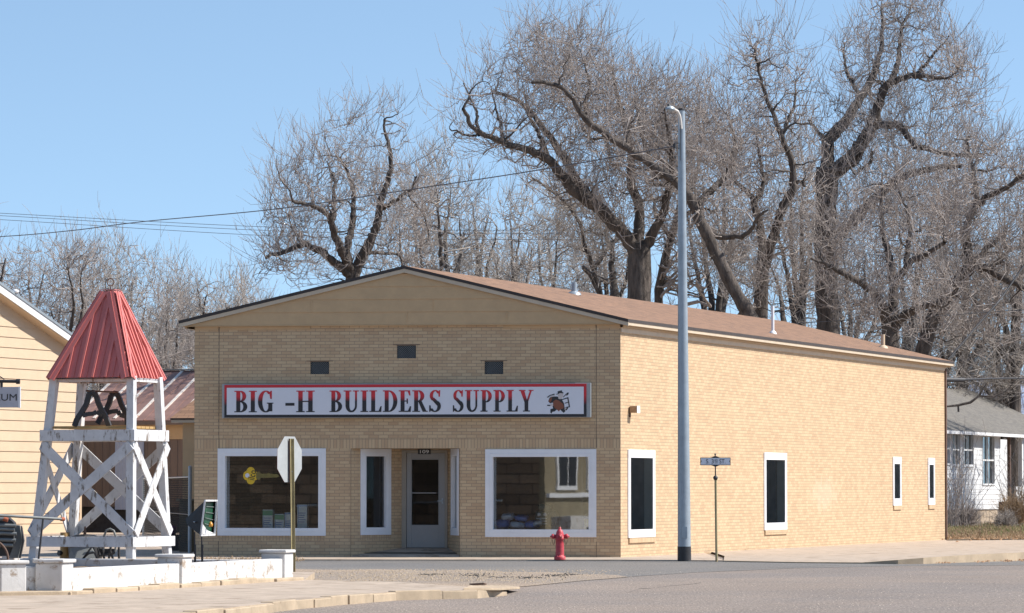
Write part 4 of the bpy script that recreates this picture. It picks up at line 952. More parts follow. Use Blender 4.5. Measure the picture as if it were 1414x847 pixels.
mb = MB(); tc_ = (ap[0]+ap[2])/2; mb.prism([p+ (p-tc_)*.12+Vector((0,0,.018)) for p in ap], (0,0,.01)); mb.build('roof_cap', M['redmetal'], troof)
mb = MB(); mb.tube([tc_, tc_+Vector((0,0,.08))], .012, 6); cR = tc_+Vector((0,0,.15))
mb.tube([cR+Vector((.055*math.cos(a), .02*math.sin(a), .06*math.sin(a))) for a in [2*math.pi*i/16 for i in range(17)]], .010, 6, caps=False); mb.build('lifting_ring', M['ironbrown'], tw)
# cast-iron bell yoke stands on the deck
yk = thing('bell_yoke', PD(145, 588, TD+.7), 'pair of black cast iron A shaped bell stands on the tower deck', 'bell stand')
Yx = lambda x, y, d: PD(85+x/8.47, 520+y/8.47, d)
zf_ = TD+.35; zr = TD+.95
for (pts, dd, ofs) in (([(150,585),(180,500),(235,420),(290,330),(320,215),(345,185),(380,190),(410,240),(430,310),(470,395),(520,480),(555,580)], zf_, 0),
                  ([(420,555),(460,480),(520,390),(560,310),(580,225),(605,195),(645,200),(675,250),(700,330),(740,410),(765,470),(775,560)], zr, 0)):
    mb = MB(); P3 = [Yx(x, y, dd) for x, y in pts]
    for a, b in zip(P3, P3[1:]): mb.bar(a, b+(b-a)*.06, .085, .055, SIDE)
    cx_ = [(pts[2][0]+10, pts[2][1]+40), (pts[2][0]+70, pts[2][1]+20), (pts[2][0]+140,pts[2][1]+15), (pts[-3][0]-60, pts[-3][1]+20 if dd==zf_ else pts[-3][1]+40), (pts[-3][0], pts[-3][1]+55)]
    P4 = [Yx(x, y, dd) for x, y in cx_]
    for a, b in zip(P4, P4[1:]): mb.bar(a, b+(b-a)*.05, .07, .045, SIDE)
    mb.build('yoke_frame', M['iron'], yk, .008)
mb = MB(); mb.tube([Yx(285,168,zf_), Yx(640,185,zr)], .014, 8)
for p in ((320,172,zf_),(370,172,zf_),(605,185,zr),(640,185,zr)): mb.lathe(Yx(p[0],p[1],p[2]), [(0,-.02),(.03,-.015),(.03,.015),(0,.02)], 8)
mb.build('axle_rod', M['ironbrown'], yk)

# ------------------------------------------------------------------ things in the bed
def P_(x, y, d): return PD(x, y, d)
hr = thing('hand_rail', PD(54, 777, 60.5), 'green grey pipe rail with a rusty end cap on a thin black post', 'rail')
mb = MB(); mb.tube([P_(-60,709,59.8), P_(0,712,60), P_(85,717,60.6)], .021, 8); mb.build('rail_pipe', M['greyiron'], hr)
mb = MB(); mb.tube([P_(84,717,60.6), P_(88.5,717.2,60.65)], .03, 8); mb.build('end_cap', M['reddirt'], hr)
mb = MB(); mb.tube([P_(59.5,717,60.4), P_(52.5,779,60.4)], .015, 8); mb.build('post', M['iron'], hr)
# slatted iron machine
mc = thing('farm_machine', PD(5, 775, 60.9), 'grey slatted cast iron farm machine at the left edge behind the wall', 'machine')
D_ = 61.2
for k, (y0, x0, x1) in enumerate(((716,-40,11),(725,-40,22),(730,-40,20),(736,-40,23),(745,-40,22),(752,-40,18))):
    mb = MB(); mb.tube([P_(x0,y0-1,D_), P_(x1,y0+1.5,D_)], .028, 8); mb.build('slat', M['greyiron'], mc)
mb = MB(); mb.prism([P_(21,725,D_+.1), P_(27.5,725.5,D_+.1), P_(31,747,D_+.1), P_(25,771,D_+.1), P_(12,771,D_+.1), P_(20,750,D_+.1)], (0,.05,0)); mb.build('side_plate', M['greyiron'], mc, .006)
mb = MB(); mb.prism([P_(28.5,726,D_+.0), P_(30,728,D_+.0), P_(33,747,D_), P_(28,771,D_), P_(25.5,771,D_), P_(30.5,748,D_)], (0,.1,0)); mb.build('edge_flange', M['iron'], mc)
mb = MB(); mb.prism([P_(-40,714,D_+.2), P_(10,714,D_+.2), P_(19,722,D_+.2), P_(19,768,D_+.2), P_(-40,768,D_+.2)], (0,.3,0)); mb.build('drum', M['iron'], mc)
mb = MB(); mb.tube([P_(5,716.5,D_-.05), P_(11,718.5,D_-.05)], .034, 8); mb.build('roller_end', M['reddirt'], mc)
wh = MB(); wh.lathe(P_(-17,773,58.6), [(.05,-.05),(.05,.05),(0,.05)], 12, axis=(0,-1,0)); wh = wh.build('wheel', M['ironbrown'], mc)
mb = MB(); c = P_(-17,773,58.6); rr_ = 28/F*58.6
mb.tube([c+Vector((rr_*math.cos(a), 0, rr_*math.sin(a))) for a in [2*math.pi*i/48 for i in range(49)]], .018, 8, caps=False); mb.build('rim', M['ironbrown'], wh)
for k in range(8):
    a = k*math.pi/4; mb = MB(); mb.tube([c, c+Vector((rr_*math.cos(a),0,rr_*math.sin(a)))], .008, 6); mb.build('spoke', M['ironbrown'], wh)
# tan stand pipe
sp_ = thing('stand_pipe', PD(90, 768, 64.0), 'squat tan stand pipe with a dark side nozzle behind the corner pillar', 'pipe')
mb = MB(); mb.lathe(P_(89.5,775,66.8), [(.085,0),(.085,.15),(.078,.17),(.078,.46),(.074,.47),(0,.47)], 16); mb.build('pipe_body', pm('tan_pipe_paint', (.36,.22,.08), .6, .2, 5, .1), sp_)
mb = MB(); mb.tube([P_(86,764,66.75), P_(81,764,66.7)], [.03,.045], 10); mb.build('nozzle', M['iron'], sp_)
# iron bell lying in the bed: flaring shell with black straps
bl = thing('iron_scoop', PD(125, 783, 66.0), 'tilted grey iron scoop with black straps lying on the soil under the tower', 'scoop')
mb = MB(); mb.prism([P_(97,757,66.1), P_(126,753,66.1), P_(138,783,65.8), P_(110,785,65.8), P_(95,770,66.1)], (0,.22,.0)); mb.build('scoop_shell', M['greyiron'], bl, .01)
mb = MB()
for a, b in (((127,755),(110,778)),((110,778),(117,784)),((112,774),(122,765)),((122,765),(130,763)),((130,763),(137,778))): mb.bar(P_(*a,65.72), P_(*b,65.72), .022, .028)
mb.build('strap', M['iron'], bl)
dm = thing('iron_cauldron', PD(118, 780, 66.6), 'dark round iron cauldron with a lug on its lid behind the scoop', 'cauldron')
mb = MB(); c = P_(118,780,66.6); mb.lathe(c, [(.18,0),(.27,.08),(.285,.25),(.28,.40),(.23,.46),(.15,.49),(0,.50)], 24); mb.build('pot', M['iron'], dm)
mb = MB(); mb.tube([P_(117,744,66.5), P_(117.5,727,66.5)], [.035,.012], 8); mb.build('lug', M['ironbrown'], dm)
hp = thing('iron_plough', PD(152, 783, 66.0), 'black iron cultivator frame with a tall hoop handle under the tower', 'plough')
mb = MB(); mb.tube([P_(143,760,66.0), P_(143,742,66.0), P_(147,732.5,66.0), P_(152,730.5,66.0), P_(157,733,66.0), P_(161,744,66.0), P_(159,762,66.0)], .018, 8); mb.build('hoop', M['greyiron'], hp)
mb = MB()
for pts in ([(128,756),(133,772),(139,780)], [(142,755),(143,768),(146,779)], [(135,757),(137,768),(158,764)], [(149,780),(152,762),(153,755)], [(153,762),(157,776)], [(164,755),(164.5,779)]): mb.tube([P_(x,y,66.1) for x, y in pts], .02, 7)
mb.prism([P_(136,758,66.15), P_(160,758,66.15), P_(158,766,66.15), P_(140,767,66.15)], (0,.05,0)); mb.build('tine', M['iron'], hp)
# hopper sign on two legs
hs = thing('hopper_lamp', PD(277, 776, 62.5), 'black wedge shaped sign box with a green striped face on two thin legs', 'sign box')
Dk = 62.0
bt_, bb_, ft_, fb_ = P_(283,691.5,Dk), P_(277,739.5,Dk), P_(299.3,691.5,Dk+.7), P_(296.5,738.5,Dk+.7)
k0, k1, k2, k3 = P_(256,717,Dk+.25), P_(258.5,725,Dk+.2), P_(262,716,Dk+.9), P_(264,724,Dk+.9)
mb = MB()
mb.raw([bt_,bb_,k1,k0, ft_,fb_,k3,k2], [(0,1,2,3),(4,7,6,5),(0,3,7,4),(1,5,6,2),(3,2,6,7)]); mb.build('hood', M['black'], hs)
gi = Vector((-.05,0,0))
mb = MB(); q = [bt_.lerp(ft_,.36)+gi, bb_.lerp(fb_,.42)+gi+Vector((0,0,.09)), fb_+gi+Vector((0,0,.03)), ft_+gi]; mb.prism(q, (-.01,0,0)); mb.build('green_face', M['green'], hs)
mb = MB()
for k in range(1,5):
    f_ = k/5; mb.bar(q[0].lerp(q[1], f_)+Vector((.012,0,0)), q[3].lerp(q[2], f_)+Vector((.012,0,0)), .008, .008)
mb.build('grid_bar', M['greyiron'], hs)
mb = MB()
for a, b in ((bt_,ft_),(ft_,fb_),(fb_,bb_),(bb_,bt_)): mb.bar(a, b, .024, .026)
mb.face([bb_+Vector((-.0,0,.02)), fb_+Vector((0,0,.02)), q[2]+Vector((.02,0,0)), q[1]+Vector((.02,0,0))])
mb.face([bb_+Vector((0,0,.02)), bb_.lerp(bt_,.35), bb_.lerp(fb_,.72)+Vector((-.03,0,.04))])
mb.build('face_frame', M['whitewood'], hs)
yl = P_(291,725,Dk+.3); mb = MB(); mb.lathe(yl+Vector((-.0,0,-.03)), [(0,0),(.03,.0),(.035,.04),(.01,.08),(0,.08)], 8); mb.build('bulb', pm('amber_glass', (.55,.25,.03), .3, .1, 3, 0), hs)
mb = MB(); c = P_(268.5,721,Dk+.08); mb.lathe(c, [(.012,-.02),(.012,.03),(0,.03)], 8, axis=(-.2,-1,0)); mb.build('bolt', M['galv'], hs)
for x in (268.8, 278.6):
    mb = MB(); mb.bar(P_(x,735,Dk+.15), P_(x,782,Dk+.15), .022, .022); mb.bar(P_(x+1.2,752,Dk+.12), P_(x+1.2,782,Dk+.12), .02, .02); mb.build('leg', M['iron'], hs)

# ------------------------------------------------------------------ stop sign seen from behind
sg = thing('stop_sign', PD(402.8, 790, 66.0), 'pale back of an octagonal road sign on a rusty channel post', 'road sign')
SDp = 66.0; c = PD(400, 634.5, SDp); rad = 31.5/F*SDp/math.cos(R(22.5))
yaw = R(61); ax = Vector((math.cos(yaw), math.sin(yaw), 0)); fn = Vector((math.sin(yaw), -math.cos(yaw), 0))
oc = lambda r_, o: [c + ax*(r_*math.cos(R(22.5+45*i))) + Vector((0,0,r_*math.sin(R(22.5+45*i)))) + fn*o for i in range(8)]
mb = MB(); mb.prism(oc(rad, -.004), fn*.004); mb.build('sign_back', M['alu'], sg)
mb = MB(); mb.prism(oc(rad*.995, -.008), fn*.003); mb.build('sign_front', M['redpaint'], sg)
mb = MB(); mb.bar(PD(401.3,606,SDp-.0)+fn*.035, PD(403.2,790,SDp)+fn*.035, .062, .006, fn.cross(Vector((0,0,1)))); 
t_ = PD(401.3,606,SDp)+fn*.02; b_ = PD(403.2,790,SDp)+fn*.02
for s_ in (-1,1): mb.bar(t_+ax*.036*s_, b_+ax*.036*s_, .03, .008, ax.cross(Vector((0,0,1))))
mb.bar(t_+ax*.0+fn*.0, b_+fn*.0, .03, .05, fn)
mb.build('post', M['postgreen'], sg)
mb = MB(); mb.bar(PD(399.6,606,SDp)-Vector((0,.05,0)), PD(400.6,668,SDp)-Vector((0,.05,0)), .012, .02); mb.build('post_lip', M['ironbrown'], sg)
for zo in (.2,-.2): mb = MB(); mb.lathe(c+Vector((0,0,zo))+fn*.045, [(.014,0),(.014,.01),(0,.01)], 6, axis=tuple(fn)); mb.build('bolt', M['galv'], sg)

# ------------------------------------------------------------------ museum sign
ms = thing('hanging_sign', PD(-66, 790, 62.5), 'hanging museum sign board painted shade grey with a white lit edge under a black pipe bracket', 'sign')
mb = MB(); mb.tube([P_(-66,790,62.5), P_(-66,480,62.5)], .035, 10); mb.build('post', M['black'], ms)
mb = MB(); mb.tube([P_(-66,525.5,62.5), P_(24,527,62.5)], .026, 10); mb.tube([P_(22.5,527,62.5), P_(27.5,527,62.5)], .042, 10); mb.tube([P_(-66,480,62.5), P_(6,524,62.5)], .010, 6); mb.tube([P_(2,527,62.5), P_(2,536,62.5)], .022, 8); mb.tube([P_(-50,527,62.5), P_(-50,536,62.5)], .022, 8); mb.build('bracket', M['black'], ms)
a, b = P_(-58,563,62.5), P_(25.5,563,62.5); mp = Plane(a, b); z0 = a.z; z1 = P_(0,534.5,62.5).z
mb = MB(); mb.pbox(mp, 0, mp.L, z0, z1, -.02, .02); mb.build('board', M['signshade'], ms)
mb = MB(); mb.pbox(mp, mp.L+.001, mp.L+.03, z0-.006, z1+.004, -.045, .021); mb.build('lit_edge', M['white'], ms)  # sunlit board edge, put in as a white strip
mb = MB(); hh = (z1-z0)*.33; x0m = mp.u(22.8)
text_mb(mb, 'MUSEUM', mp.W(x0m-.67, z0+(z1-z0)*.33, .0205), mp.d, (0,0,1), mp.n, hh, .67, .004); mb.build('lettering', M['black'], ms)

# ------------------------------------------------------------------ museum house (left)
mz0 = .03
mA = PD(-260, HOR, 121.5); 
mC = PD(111, HOR, 140.0)
def along(p, px):                          # point on the SIDE-direction line through p seen at px
    k = (px-CX)/F; t = (k*p.y - p.x)/(SIDE.x - k*SIDE.y); return p + SIDE*t
mA = along(mC, -420)
MP = Plane(mA, mC)
mus = thing('museum_house', (mC.x, mC.y, mz0), 'tall cream clapboard gable house with white roof edge at the far left', 'house')
# rake through (93,470) and (0,404)
r1 = MP.hit(93, 474); r0 = MP.hit(0, 408.5); sl = (r1[1]-r0[1])/(r1[0]-r0[0])
zr_ = lambda u: r1[1] + sl*(u-r1[0])
uapex = MP.u(-190)
def mus_out(z):
    u_ = r1[0] + (z-r1[1])/sl
    u_ = min(u_, MP.L)
    lo = max(0, 2*uapex-u_)
    return None if u_ - lo < .1 else (lo, u_)
mbm = MB(); z = mz0
while z < zr_(uapex)-.1:
    lo, hi = mus_out(z), mus_out(z+.345)
    if lo is None: break
    hi = hi or (uapex-.01, uapex+.01)
    W = MP.W
    mbm.face([W(lo[0],z,.026), W(lo[1],z,.026), W(hi[1],z+.345,0), W(hi[0],z+.345,0)]); mbm.face([W(lo[0],z,-.01), W(lo[1],z,-.01), W(lo[1],z,.026), W(lo[0],z,.026)])
    z += .345
mbm.build('gable_wall', M['siding'], mus)
mb = MB(); mb.pbox(MP, MP.L-.10, MP.L+.03, mz0, zr_(MP.L)-.1, .0, .04); mb.build('corner_board', M['siding'], mus)
Bq = Plane(mC, mC + LEFT*10)
mb = MB(); mb.pbox(Bq, .0, 10, mz0, r1[1]-.2, -.3, -.02); mb.build('rear_wall', M['siding'], mus)
ue = MP.u(93); 
nrm_m = MP.n
def rk(u, z, w_): return MP.W(u, z, w_)
za, zb_ = zr_(uapex)+.12, zr_(ue)+.12
mb = MB(); wo = .42
mb.hexa([rk(uapex,za-.28,wo-.04), rk(ue,zb_-.28,wo-.04), rk(ue,zb_-.28,wo), rk(uapex,za-.28,wo)], [rk(uapex,za,wo-.04), rk(ue,zb_,wo-.04), rk(ue,zb_,wo), rk(uapex,za,wo)]); mb.build('rake_board', M['white'], mus)
mb = MB(); mb.hexa([rk(uapex,za-.02,-11), rk(ue+.12,zb_-.02-.05,-11), rk(ue+.12,zb_-.07,wo+.03), rk(uapex,za-.02,wo+.03)], [rk(uapex,za+.07,-11), rk(ue+.12,zb_+.02,-11), rk(ue+.12,zb_+.02,wo+.03), rk(uapex,za+.07,wo+.03)])
u_l = 2*uapex-ue
mb.hexa([rk(uapex,za-.02,-11), rk(u_l,zb_-.07,-11), rk(u_l,zb_-.07,wo+.03), rk(uapex,za-.02,wo+.03)], [rk(uapex,za+.07,-11), rk(u_l,zb_+.02,-11), rk(u_l,zb_+.02,wo+.03), rk(uapex,za+.07,wo+.03)]); mb.build('roof', M['galv'], mus)
mb = MB(); mb.hexa([rk(uapex,za-.30,0), rk(ue,zb_-.30,0), rk(ue,zb_-.30,wo-.04), rk(uapex,za-.30,wo-.04)], [rk(uapex,za-.27,0), rk(ue,zb_-.27,0), rk(ue,zb_-.27,wo-.04), rk(uapex,za-.27,wo-.04)]); mb.build('soffit', M['siding'], mus)
mb = MB(); kx_, kz = MP.hit(6,402); mb.lathe(MP.W(MP.u(4), zr_(MP.u(4))+.22, wo), [(0,-.06),(.09,-.05),(.12,.0),(.09,.06),(0,.08)], 12); mb.build('roof_knob', M['white'], mus)

# ------------------------------------------------------------------ shed with rusty roof
SHD = 143.0
sa = PD(89, HOR, SHD); sa = Vector((sa.x, sa.y, 0)); fd = -LEFT
SH = Plane(sa, sa + fd*7.5)
shed = thing('shed', (sa.x, sa.y, .03), 'low brown shed with a rusted standing seam roof between museum and shop', 'shed')
zq = lambda py, px=180: SH.hit(px, py)[1]
mb = MB(); mb.pbox(SH, 0, SH.L, zq(700), zq(583), -3.5, 0); mb.build('wall', M['brownwall'], shed)
mb = MB(); n = 26
for k in range(n): 
    u = SH.L*k/n; 
    if k % 1 == 0: mb.pbox(SH, u-.02, u+.02, zq(700), zq(607), .0, .02)
mb.build('wall_rib', M['brownwall'], shed)
mb = MB(); mb.pbox(SH, -.05, SH.L, zq(607), zq(604), 0, .05); mb.pbox(SH, SH.u(116), SH.L, zq(604)-.0, zq(586), .0, .03); mb.build('header_board', M['tan'], shed)
mb = MB(); mb.pbox(SH, 0, SH.L, .0, zq(700), -3.4, -.3); mb.build('lower_wall', M['darkwall'], shed)  # skirting below the shed; its shade is put into the dark colour
mb = MB(); mb.pbox(SH, SH.u(160), SH.u(199), zq(704), zq(607.5), .02, .06)
for k in range(9): u = SH.u(160+k*4.6); mb.pbox(SH, u, u+.03, zq(704), zq(607.5), .06, .075)
dd = mb.build('sliding_door', M['bluedoor'], shed)
# roof: slope rising away from the eave
er0 = SH.u(100); er1 = SH.L; ze = zq(581); rise_run = 3.9; 
zrid = None
# choose the ridge height so it lands on photo row 512
for k in range(300):
    zz = ze + k*.01; x, y = to_px(np.array(SH.W(2.5, zz, -rise_run)))
    if y < 512: zrid = zz; break
def RW(u, f_, dz=0): return SH.W(u, ze + (zrid-ze)*f_ + dz, .35 - (rise_run+.35)*f_)
mb = MB(); mb.hexa([RW(er0,0,-.06),RW(er1,0,-.06),RW(er1,1,-.06),RW(er0,1,-.06)], [RW(er0,0),RW(er1,0),RW(er1,1),RW(er0,1)]); 
mb.hexa([RW(er0,1,-.06),RW(er1,1,-.06),SH.W(er1,ze-.06,-2*rise_run),SH.W(er0,ze-.06,-2*rise_run)], [RW(er0,1),RW(er1,1),SH.W(er1,ze,-2*rise_run),SH.W(er0,ze,-2*rise_run)]); rr = mb.build('roof', M['rust'], shed)
u = er0 + .1; k = 0
while u < er1:
    mb = MB(); f0_ = random.uniform(0,.06)
    if k % 2 == 0: mb.bar(RW(u,f0_,.015), RW(u,.99,.015), .10, .03)
    else: mb.bar(RW(u,0,.01), RW(u,.99,.01), .03, .02)
    mb.build('seam', M['pale'] if k % 2 == 0 else M['rust'], rr); u += .40; k += 1
mb = MB(); mb.bar(RW(er0,1,.03), RW(er1,1,.03), .25, .03); mb.build('ridge_cap', M['greyiron'], rr)
mb = MB(); mb.bar(RW(er0,0,-.10)+Vector((0,0,0)), RW(er1,0,-.10), .04, .12); mb.build('eave_board', M['brownwall'], shed)
mb = MB(); mb.box(-.01,.01,0,.02,0,.02)
# tan lean-to against the left wall of the shop
lt = thing('lean_to', PD(262, 767, 98), 'tan lean-to porch with a shingled roof corner tight against the shop', 'porch')
LP_ = Plane(PD(252,HOR,99.5), PD(252,HOR,99.5)+fd*1.2); zt1 = LP_.hit(258,580)[1]
mb = MB(); mb.pbox(LP_, 0, 1.0, .03, zt1, -2.5, 0); mb.build('wall', M['tan'], lt)
mb = MB(); h0 = LP_.hit(255,579)[1]; h1 = LP_.hit(266,553)[1]
mb.face([LP_.W(-.23,h0+.02,.25), LP_.W(1.0,h0+.02,.25), LP_.W(1.0,h0+.75,-1.2), LP_.W(-.23+.35,h0+.75,-1.2)], [(0,0),(1.2,0),(1.2,1.6),(.3,1.6)])
mb.face([LP_.W(-.23,h0+.02,-2.5), LP_.W(-.23,h0+.02,.25), LP_.W(-.23+.35,h0+.75,-1.2), LP_.W(-.23+.35,h0+.75,-2.5)], [(0,0),(2.7,0),(1.2,.8),(0,.8)]); mb.build('roof', M['shingle'], lt)
mb = MB(); mb.pbox(LP_, -.23, 1.0, h0-.02, h0+.018, .0, .24); mb.build('eave_edge', M['darkedge'], lt)
mb = MB(); mb.pbox(LP_, -.21, 1.0, h0-.09, h0-.021, .0, .22); mb.build('eave_board', M['fascia'], lt)

# chain-link fence
FA = PD(262.5, HOR, 94.5); FB = PD(198, HOR, 112.0); CL = Plane(FB, FA)
cf = thing('chain_link_fence', (FA.x, FA.y, .03), 'grey chain link fence beside the left corner of the shop', 'fence')
ztf = CL.hit(262,646)[1]
mb = MB(); mb.tube([CL.W(CL.L,.0), CL.W(CL.L,ztf)], .045, 12); mb.lathe(CL.W(CL.L,ztf), [(.05,0),(.045,.03),(0,.05)], 12); mb.build('corner_post', M['galv'], cf)
mb = MB(); mb.tube([CL.W(CL.L-.35,.0), CL.W(CL.L-.35,ztf-.12)], .02, 8); mb.build('gate_post', M['galv'], cf)
zt2 = ztf-.22
for u in (0, CL.L*.5): mb = MB(); mb.tube([CL.W(u,.0), CL.W(u,zt2+.03)], .03, 8); mb.build('post', M['galv'], cf)
mb = MB(); mb.tube([CL.W(0,zt2), CL.W(CL.L-.05,zt2)], .018, 8); mb.build('top_rail', M['galv'], cf)
mb = MB(); mb.tube([CL.W(0,zt2*.52), CL.W(CL.L-.05,zt2*.52)], .01, 6); mb.build('tension_wire', M['greyiron'], cf)
mb = MB(); hgt_ = zt2-.06; st = .11
x = -hgt_
while x < CL.L-.05:
    for s_ in (1,-1):
        x0, x1 = x, x+hgt_; y0, y1 = (.06, zt2) if s_ > 0 else (zt2, .06)
        if x0 < 0: y0 += (0-x0)*(y1-y0)/(x1-x0); x0 = 0
        if x1 > CL.L-.05: y1 = y0 + (CL.L-.05-x0)*(y1-y0)/(x1-x0); x1 = CL.L-.05
        if x1-x0 > .02: mb.bar(CL.W(x0,y0,.004*s_), CL.W(x1,y1,.004*s_), .003, .003)
    x += st
mb.build('wire_mesh', M['iron'], cf)
cb = thing('utility_cabinet', PD(253, 765, 97), 'olive green utility cabinet in shade behind the chain link fence', 'cabinet')
c0 = PD(247.5,HOR,98); KP = Plane(c0, c0+fd*.55); zt3 = KP.hit(252,692)[1]
mb = MB(); mb.pbox(KP, 0, .34, .03, zt3, -.4, 0); mb.build('cabinet_body', M['olive'], cb, .01)
mb = MB(); mb.pbox(KP, -.06, .40, zt3, zt3+.05, -.45, .05); mb.build('cabinet_lid', M['olive'], cb, .01)
mb = MB(); mb.pbox(KP, .04, .3, .1, zt3-.12, .0, .012); mb.build('cabinet_door', M['olive'], cb)
pb = thing('purple_tub', PD(236, 760, 100), 'small dark purple tub on a crate behind the chain link fence', 'tub')
mb = MB(); c = PD(236,748,100); mb.lathe(Vector((c.x,c.y,.42)), [(0,0),(.12,0),(.16,.22),(.15,.22)], 14); mb.build('tub', M['purple'], pb)
mb = MB(); mb.box(c.x-.2,c.x+.2,c.y-.2,c.y+.2,.03,.42); mb.build('crate', M['darkwall'], pb)

# ------------------------------------------------------------------ white house (right)
hN = PD(1290, HOR, 156.5); hF = along(hN, 1379.5)
HP = Plane(hN, hF); hz = lambda px, py: HP.hit(px, py)
hs_ = thing('white_house', (hN.x, hN.y, .1), 'small white clapboard house with grey shingle hip roof beyond the shop', 'house')
zf0 = hz(1340,704)[1]; zev = hz(1340,597)[1]
wins = [(1306,1311,599,640),(1315,1325,600,642),(1330.5,1343.5,600,643),(1356.5,1372.5,603,668)]
WH = [(HP.u(a), HP.u(b), hz(a,d)[1], min(hz(a,c)[1], zev-.05)) for a,b,c,d in wins]
mb = MB(); z = zf0
HL = HP.L
holes_wall(mb, HP, zf0, zev, WH, [], .1)
mb.build('wall', M['sidinghouse'], hs_)
mb = MB(); z = zf0
while z < zev-.1:
    segs = [(0, HL)]
    for h in WH:
        if h[2]-.12 < z < h[3]: 
            ns = []
            for a, b in segs:
                if h[0]-.08 > a: ns.append((a, min(b, h[0]-.08)))
                if h[1]+.08 < b: ns.append((max(a, h[1]+.08), b))
            segs = ns
    for a, b in segs:
        if b-a > .02: mb.face([HP.W(a,z,.018), HP.W(b,z,.018), HP.W(b,z+.2,.004), HP.W(a,z+.2,.004)]); mb.face([HP.W(a,z,.0), HP.W(b,z,.0), HP.W(b,z,.018), HP.W(a,z,.018)])
    z += .2
mb.build('clapboard', M['sidinghouse'], hs_)
for h in WH:
    mb = MB(); fw2 = .07; a, b, c_, d = h
    mb.pbox(HP, a-fw2, b+fw2, d, d+fw2, -.02, .04); mb.pbox(HP, a-fw2, b+fw2, c_-fw2, c_, -.02, .05); mb.pbox(HP, a-fw2, a, c_, d, -.02, .038); mb.pbox(HP, b, b+fw2, c_, d, -.02, .038)
    mb.pbox(HP, a, b, (c_+d)/2-.03, (c_+d)/2+.03, -.06, .0)
    if b-a > .8: mb.pbox(HP, (a+b)/2-.02, (a+b)/2+.02, c_, d, -.061, -.002)
    o = mb.build('window', M['sidinghouse'], hs_)
    g_ = MB(); g_.face([HP.W(a,c_,-.07),HP.W(b,c_,-.07),HP.W(b,d,-.07),HP.W(a,d,-.07)]); g_.build('pane', M['doorglass'], o)
mb = MB(); mb.pbox(HP, HL-.02, HL+.10, zf0-.02, zev, -.1, .03); mb.build('corner_board', M['sidinghouse'], hs_)
mb = MB(); mb.pbox(HP, 0, HL, -.2, zf0, -.25, -.03); mb.build('foundation', pm('foundation_concrete', (.36,.29,.22), .9, .3, 1.5, .2, dirt=((.06,.055,.06), 1.0, .56, (1,1,.15))), hs_)
mb = MB(); mb.pbox(HP, .2, HL, zf0-.4, zev, -6.5, -6.4); mb.build('inner_wall', M['interior'], hs_)
HB = Plane(hF, hF + LEFT*7); mb = MB(); mb.pbox(HB, 0, 7, -.2, zev, -.1, 0); mb.build('end_wall', M['sidinghouse'], hs_)
# hip roof: eave line out to the right over the porch
er = HP.u(1470)
ridge_w = -4.4
def u_at(px, w_):
    best = (1e9, 0)
    for k in range(-600, 1200):
        u = k*.05; x, y = to_px(np.array(HP.W(u, zev, w_)))
        if abs(x-px) < best[0]: best = (abs(x-px), u)
    return best[1]
# ridge chosen so the roof shows up to row ~536 at x=1306 and falls to row 584 at x=1414
zrg = zev
for k in range(400):
    zz = zev + .01*k; x, y = to_px(np.array(HP.W(u_at(1343, ridge_w), zz, ridge_w)))
    if y < 540: zrg = zz; break
uh = u_at(1343, ridge_w) - 1.2
E0, E1 = HP.W(-6, zev, .45), HP.W(er, zev, .45); R0, R1 = HP.W(-3, zrg, ridge_w), HP.W(uh+1.2, zrg, ridge_w)
B1 = HP.W(er, zev, 2*ridge_w-.45); B0_ = HP.W(-6, zev, 2*ridge_w-.45)
mb = MB(); wl_ = (R0-E0).length
mb.face([E0,E1,R1,R0], [(0,0),((E1-E0).length,0),((R1-R0).length,wl_),(0,wl_)]); mb.face([E1,B1,R1], [(0,0),(8,0),(4,wl_)]); mb.face([B1,B0_,R0,R1]); mb.build('roof', M['greyshingle'], hs_)
mb = MB(); mb.pbox(HP, -6, er, zev-.13, zev-.005, .41, .45); mb.build('eave_board', M['white'], hs_)
mb = MB(); mb.pbox(HP, -6, er, zev-.06, zev-.03, -.0, .41); mb.build('soffit', M['sidinghouse'], hs_)
# porch
for px, mt, w_ in ((1390, M['ironbrown'], .10), (1405.5, M['sidinghouse'], .14), (1422, M['sidinghouse'], .14)):
    u = HP.u(px); mb = MB(); mb.pbox(HP, u-w_, u+w_, .3, zev-.06, .05, .05+w_*1.2); mb.build('porch_post', mt, hs_)
mb = MB(); mb.pbox(HP, HL+.12, er-.3, .1, zf0, -3.0, .3); mb.build('porch_floor', M['foundation'] if 'foundation' in M else M['kerb'], hs_)
mb = MB(); mb.pbox(HP, HL+.12, er+5, -.2, zev-.06, -3.2, -3.05); mb.build('porch_wall', M['sidinghouse'], hs_)
mb = MB(); zr1 = hz(1405,672)[1]; mb.pbox(HP, HP.u(1397), er-.5, zf0-.1, zr1, .1, .2)
mb.build('porch_rail_wall', M['sidinghouse'], hs_)
mb = MB(); st0 = PD(1383,HOR,160); zt4 = PD(1383,693,160).z
mb.box(st0.x, st0.x+.62, 159.5, 161, .0, zt4); mb.box(st0.x-.0, st0.x+.6, 159.2, 159.5, .0, zt4-.25); 
for k, f in enumerate(mb.f): mb.uv[k] = [(mb.v[j][0]+mb.v[j][1], mb.v[j][2]) for j in f]
mb.build('porch_steps', M['redbrick'], hs_)
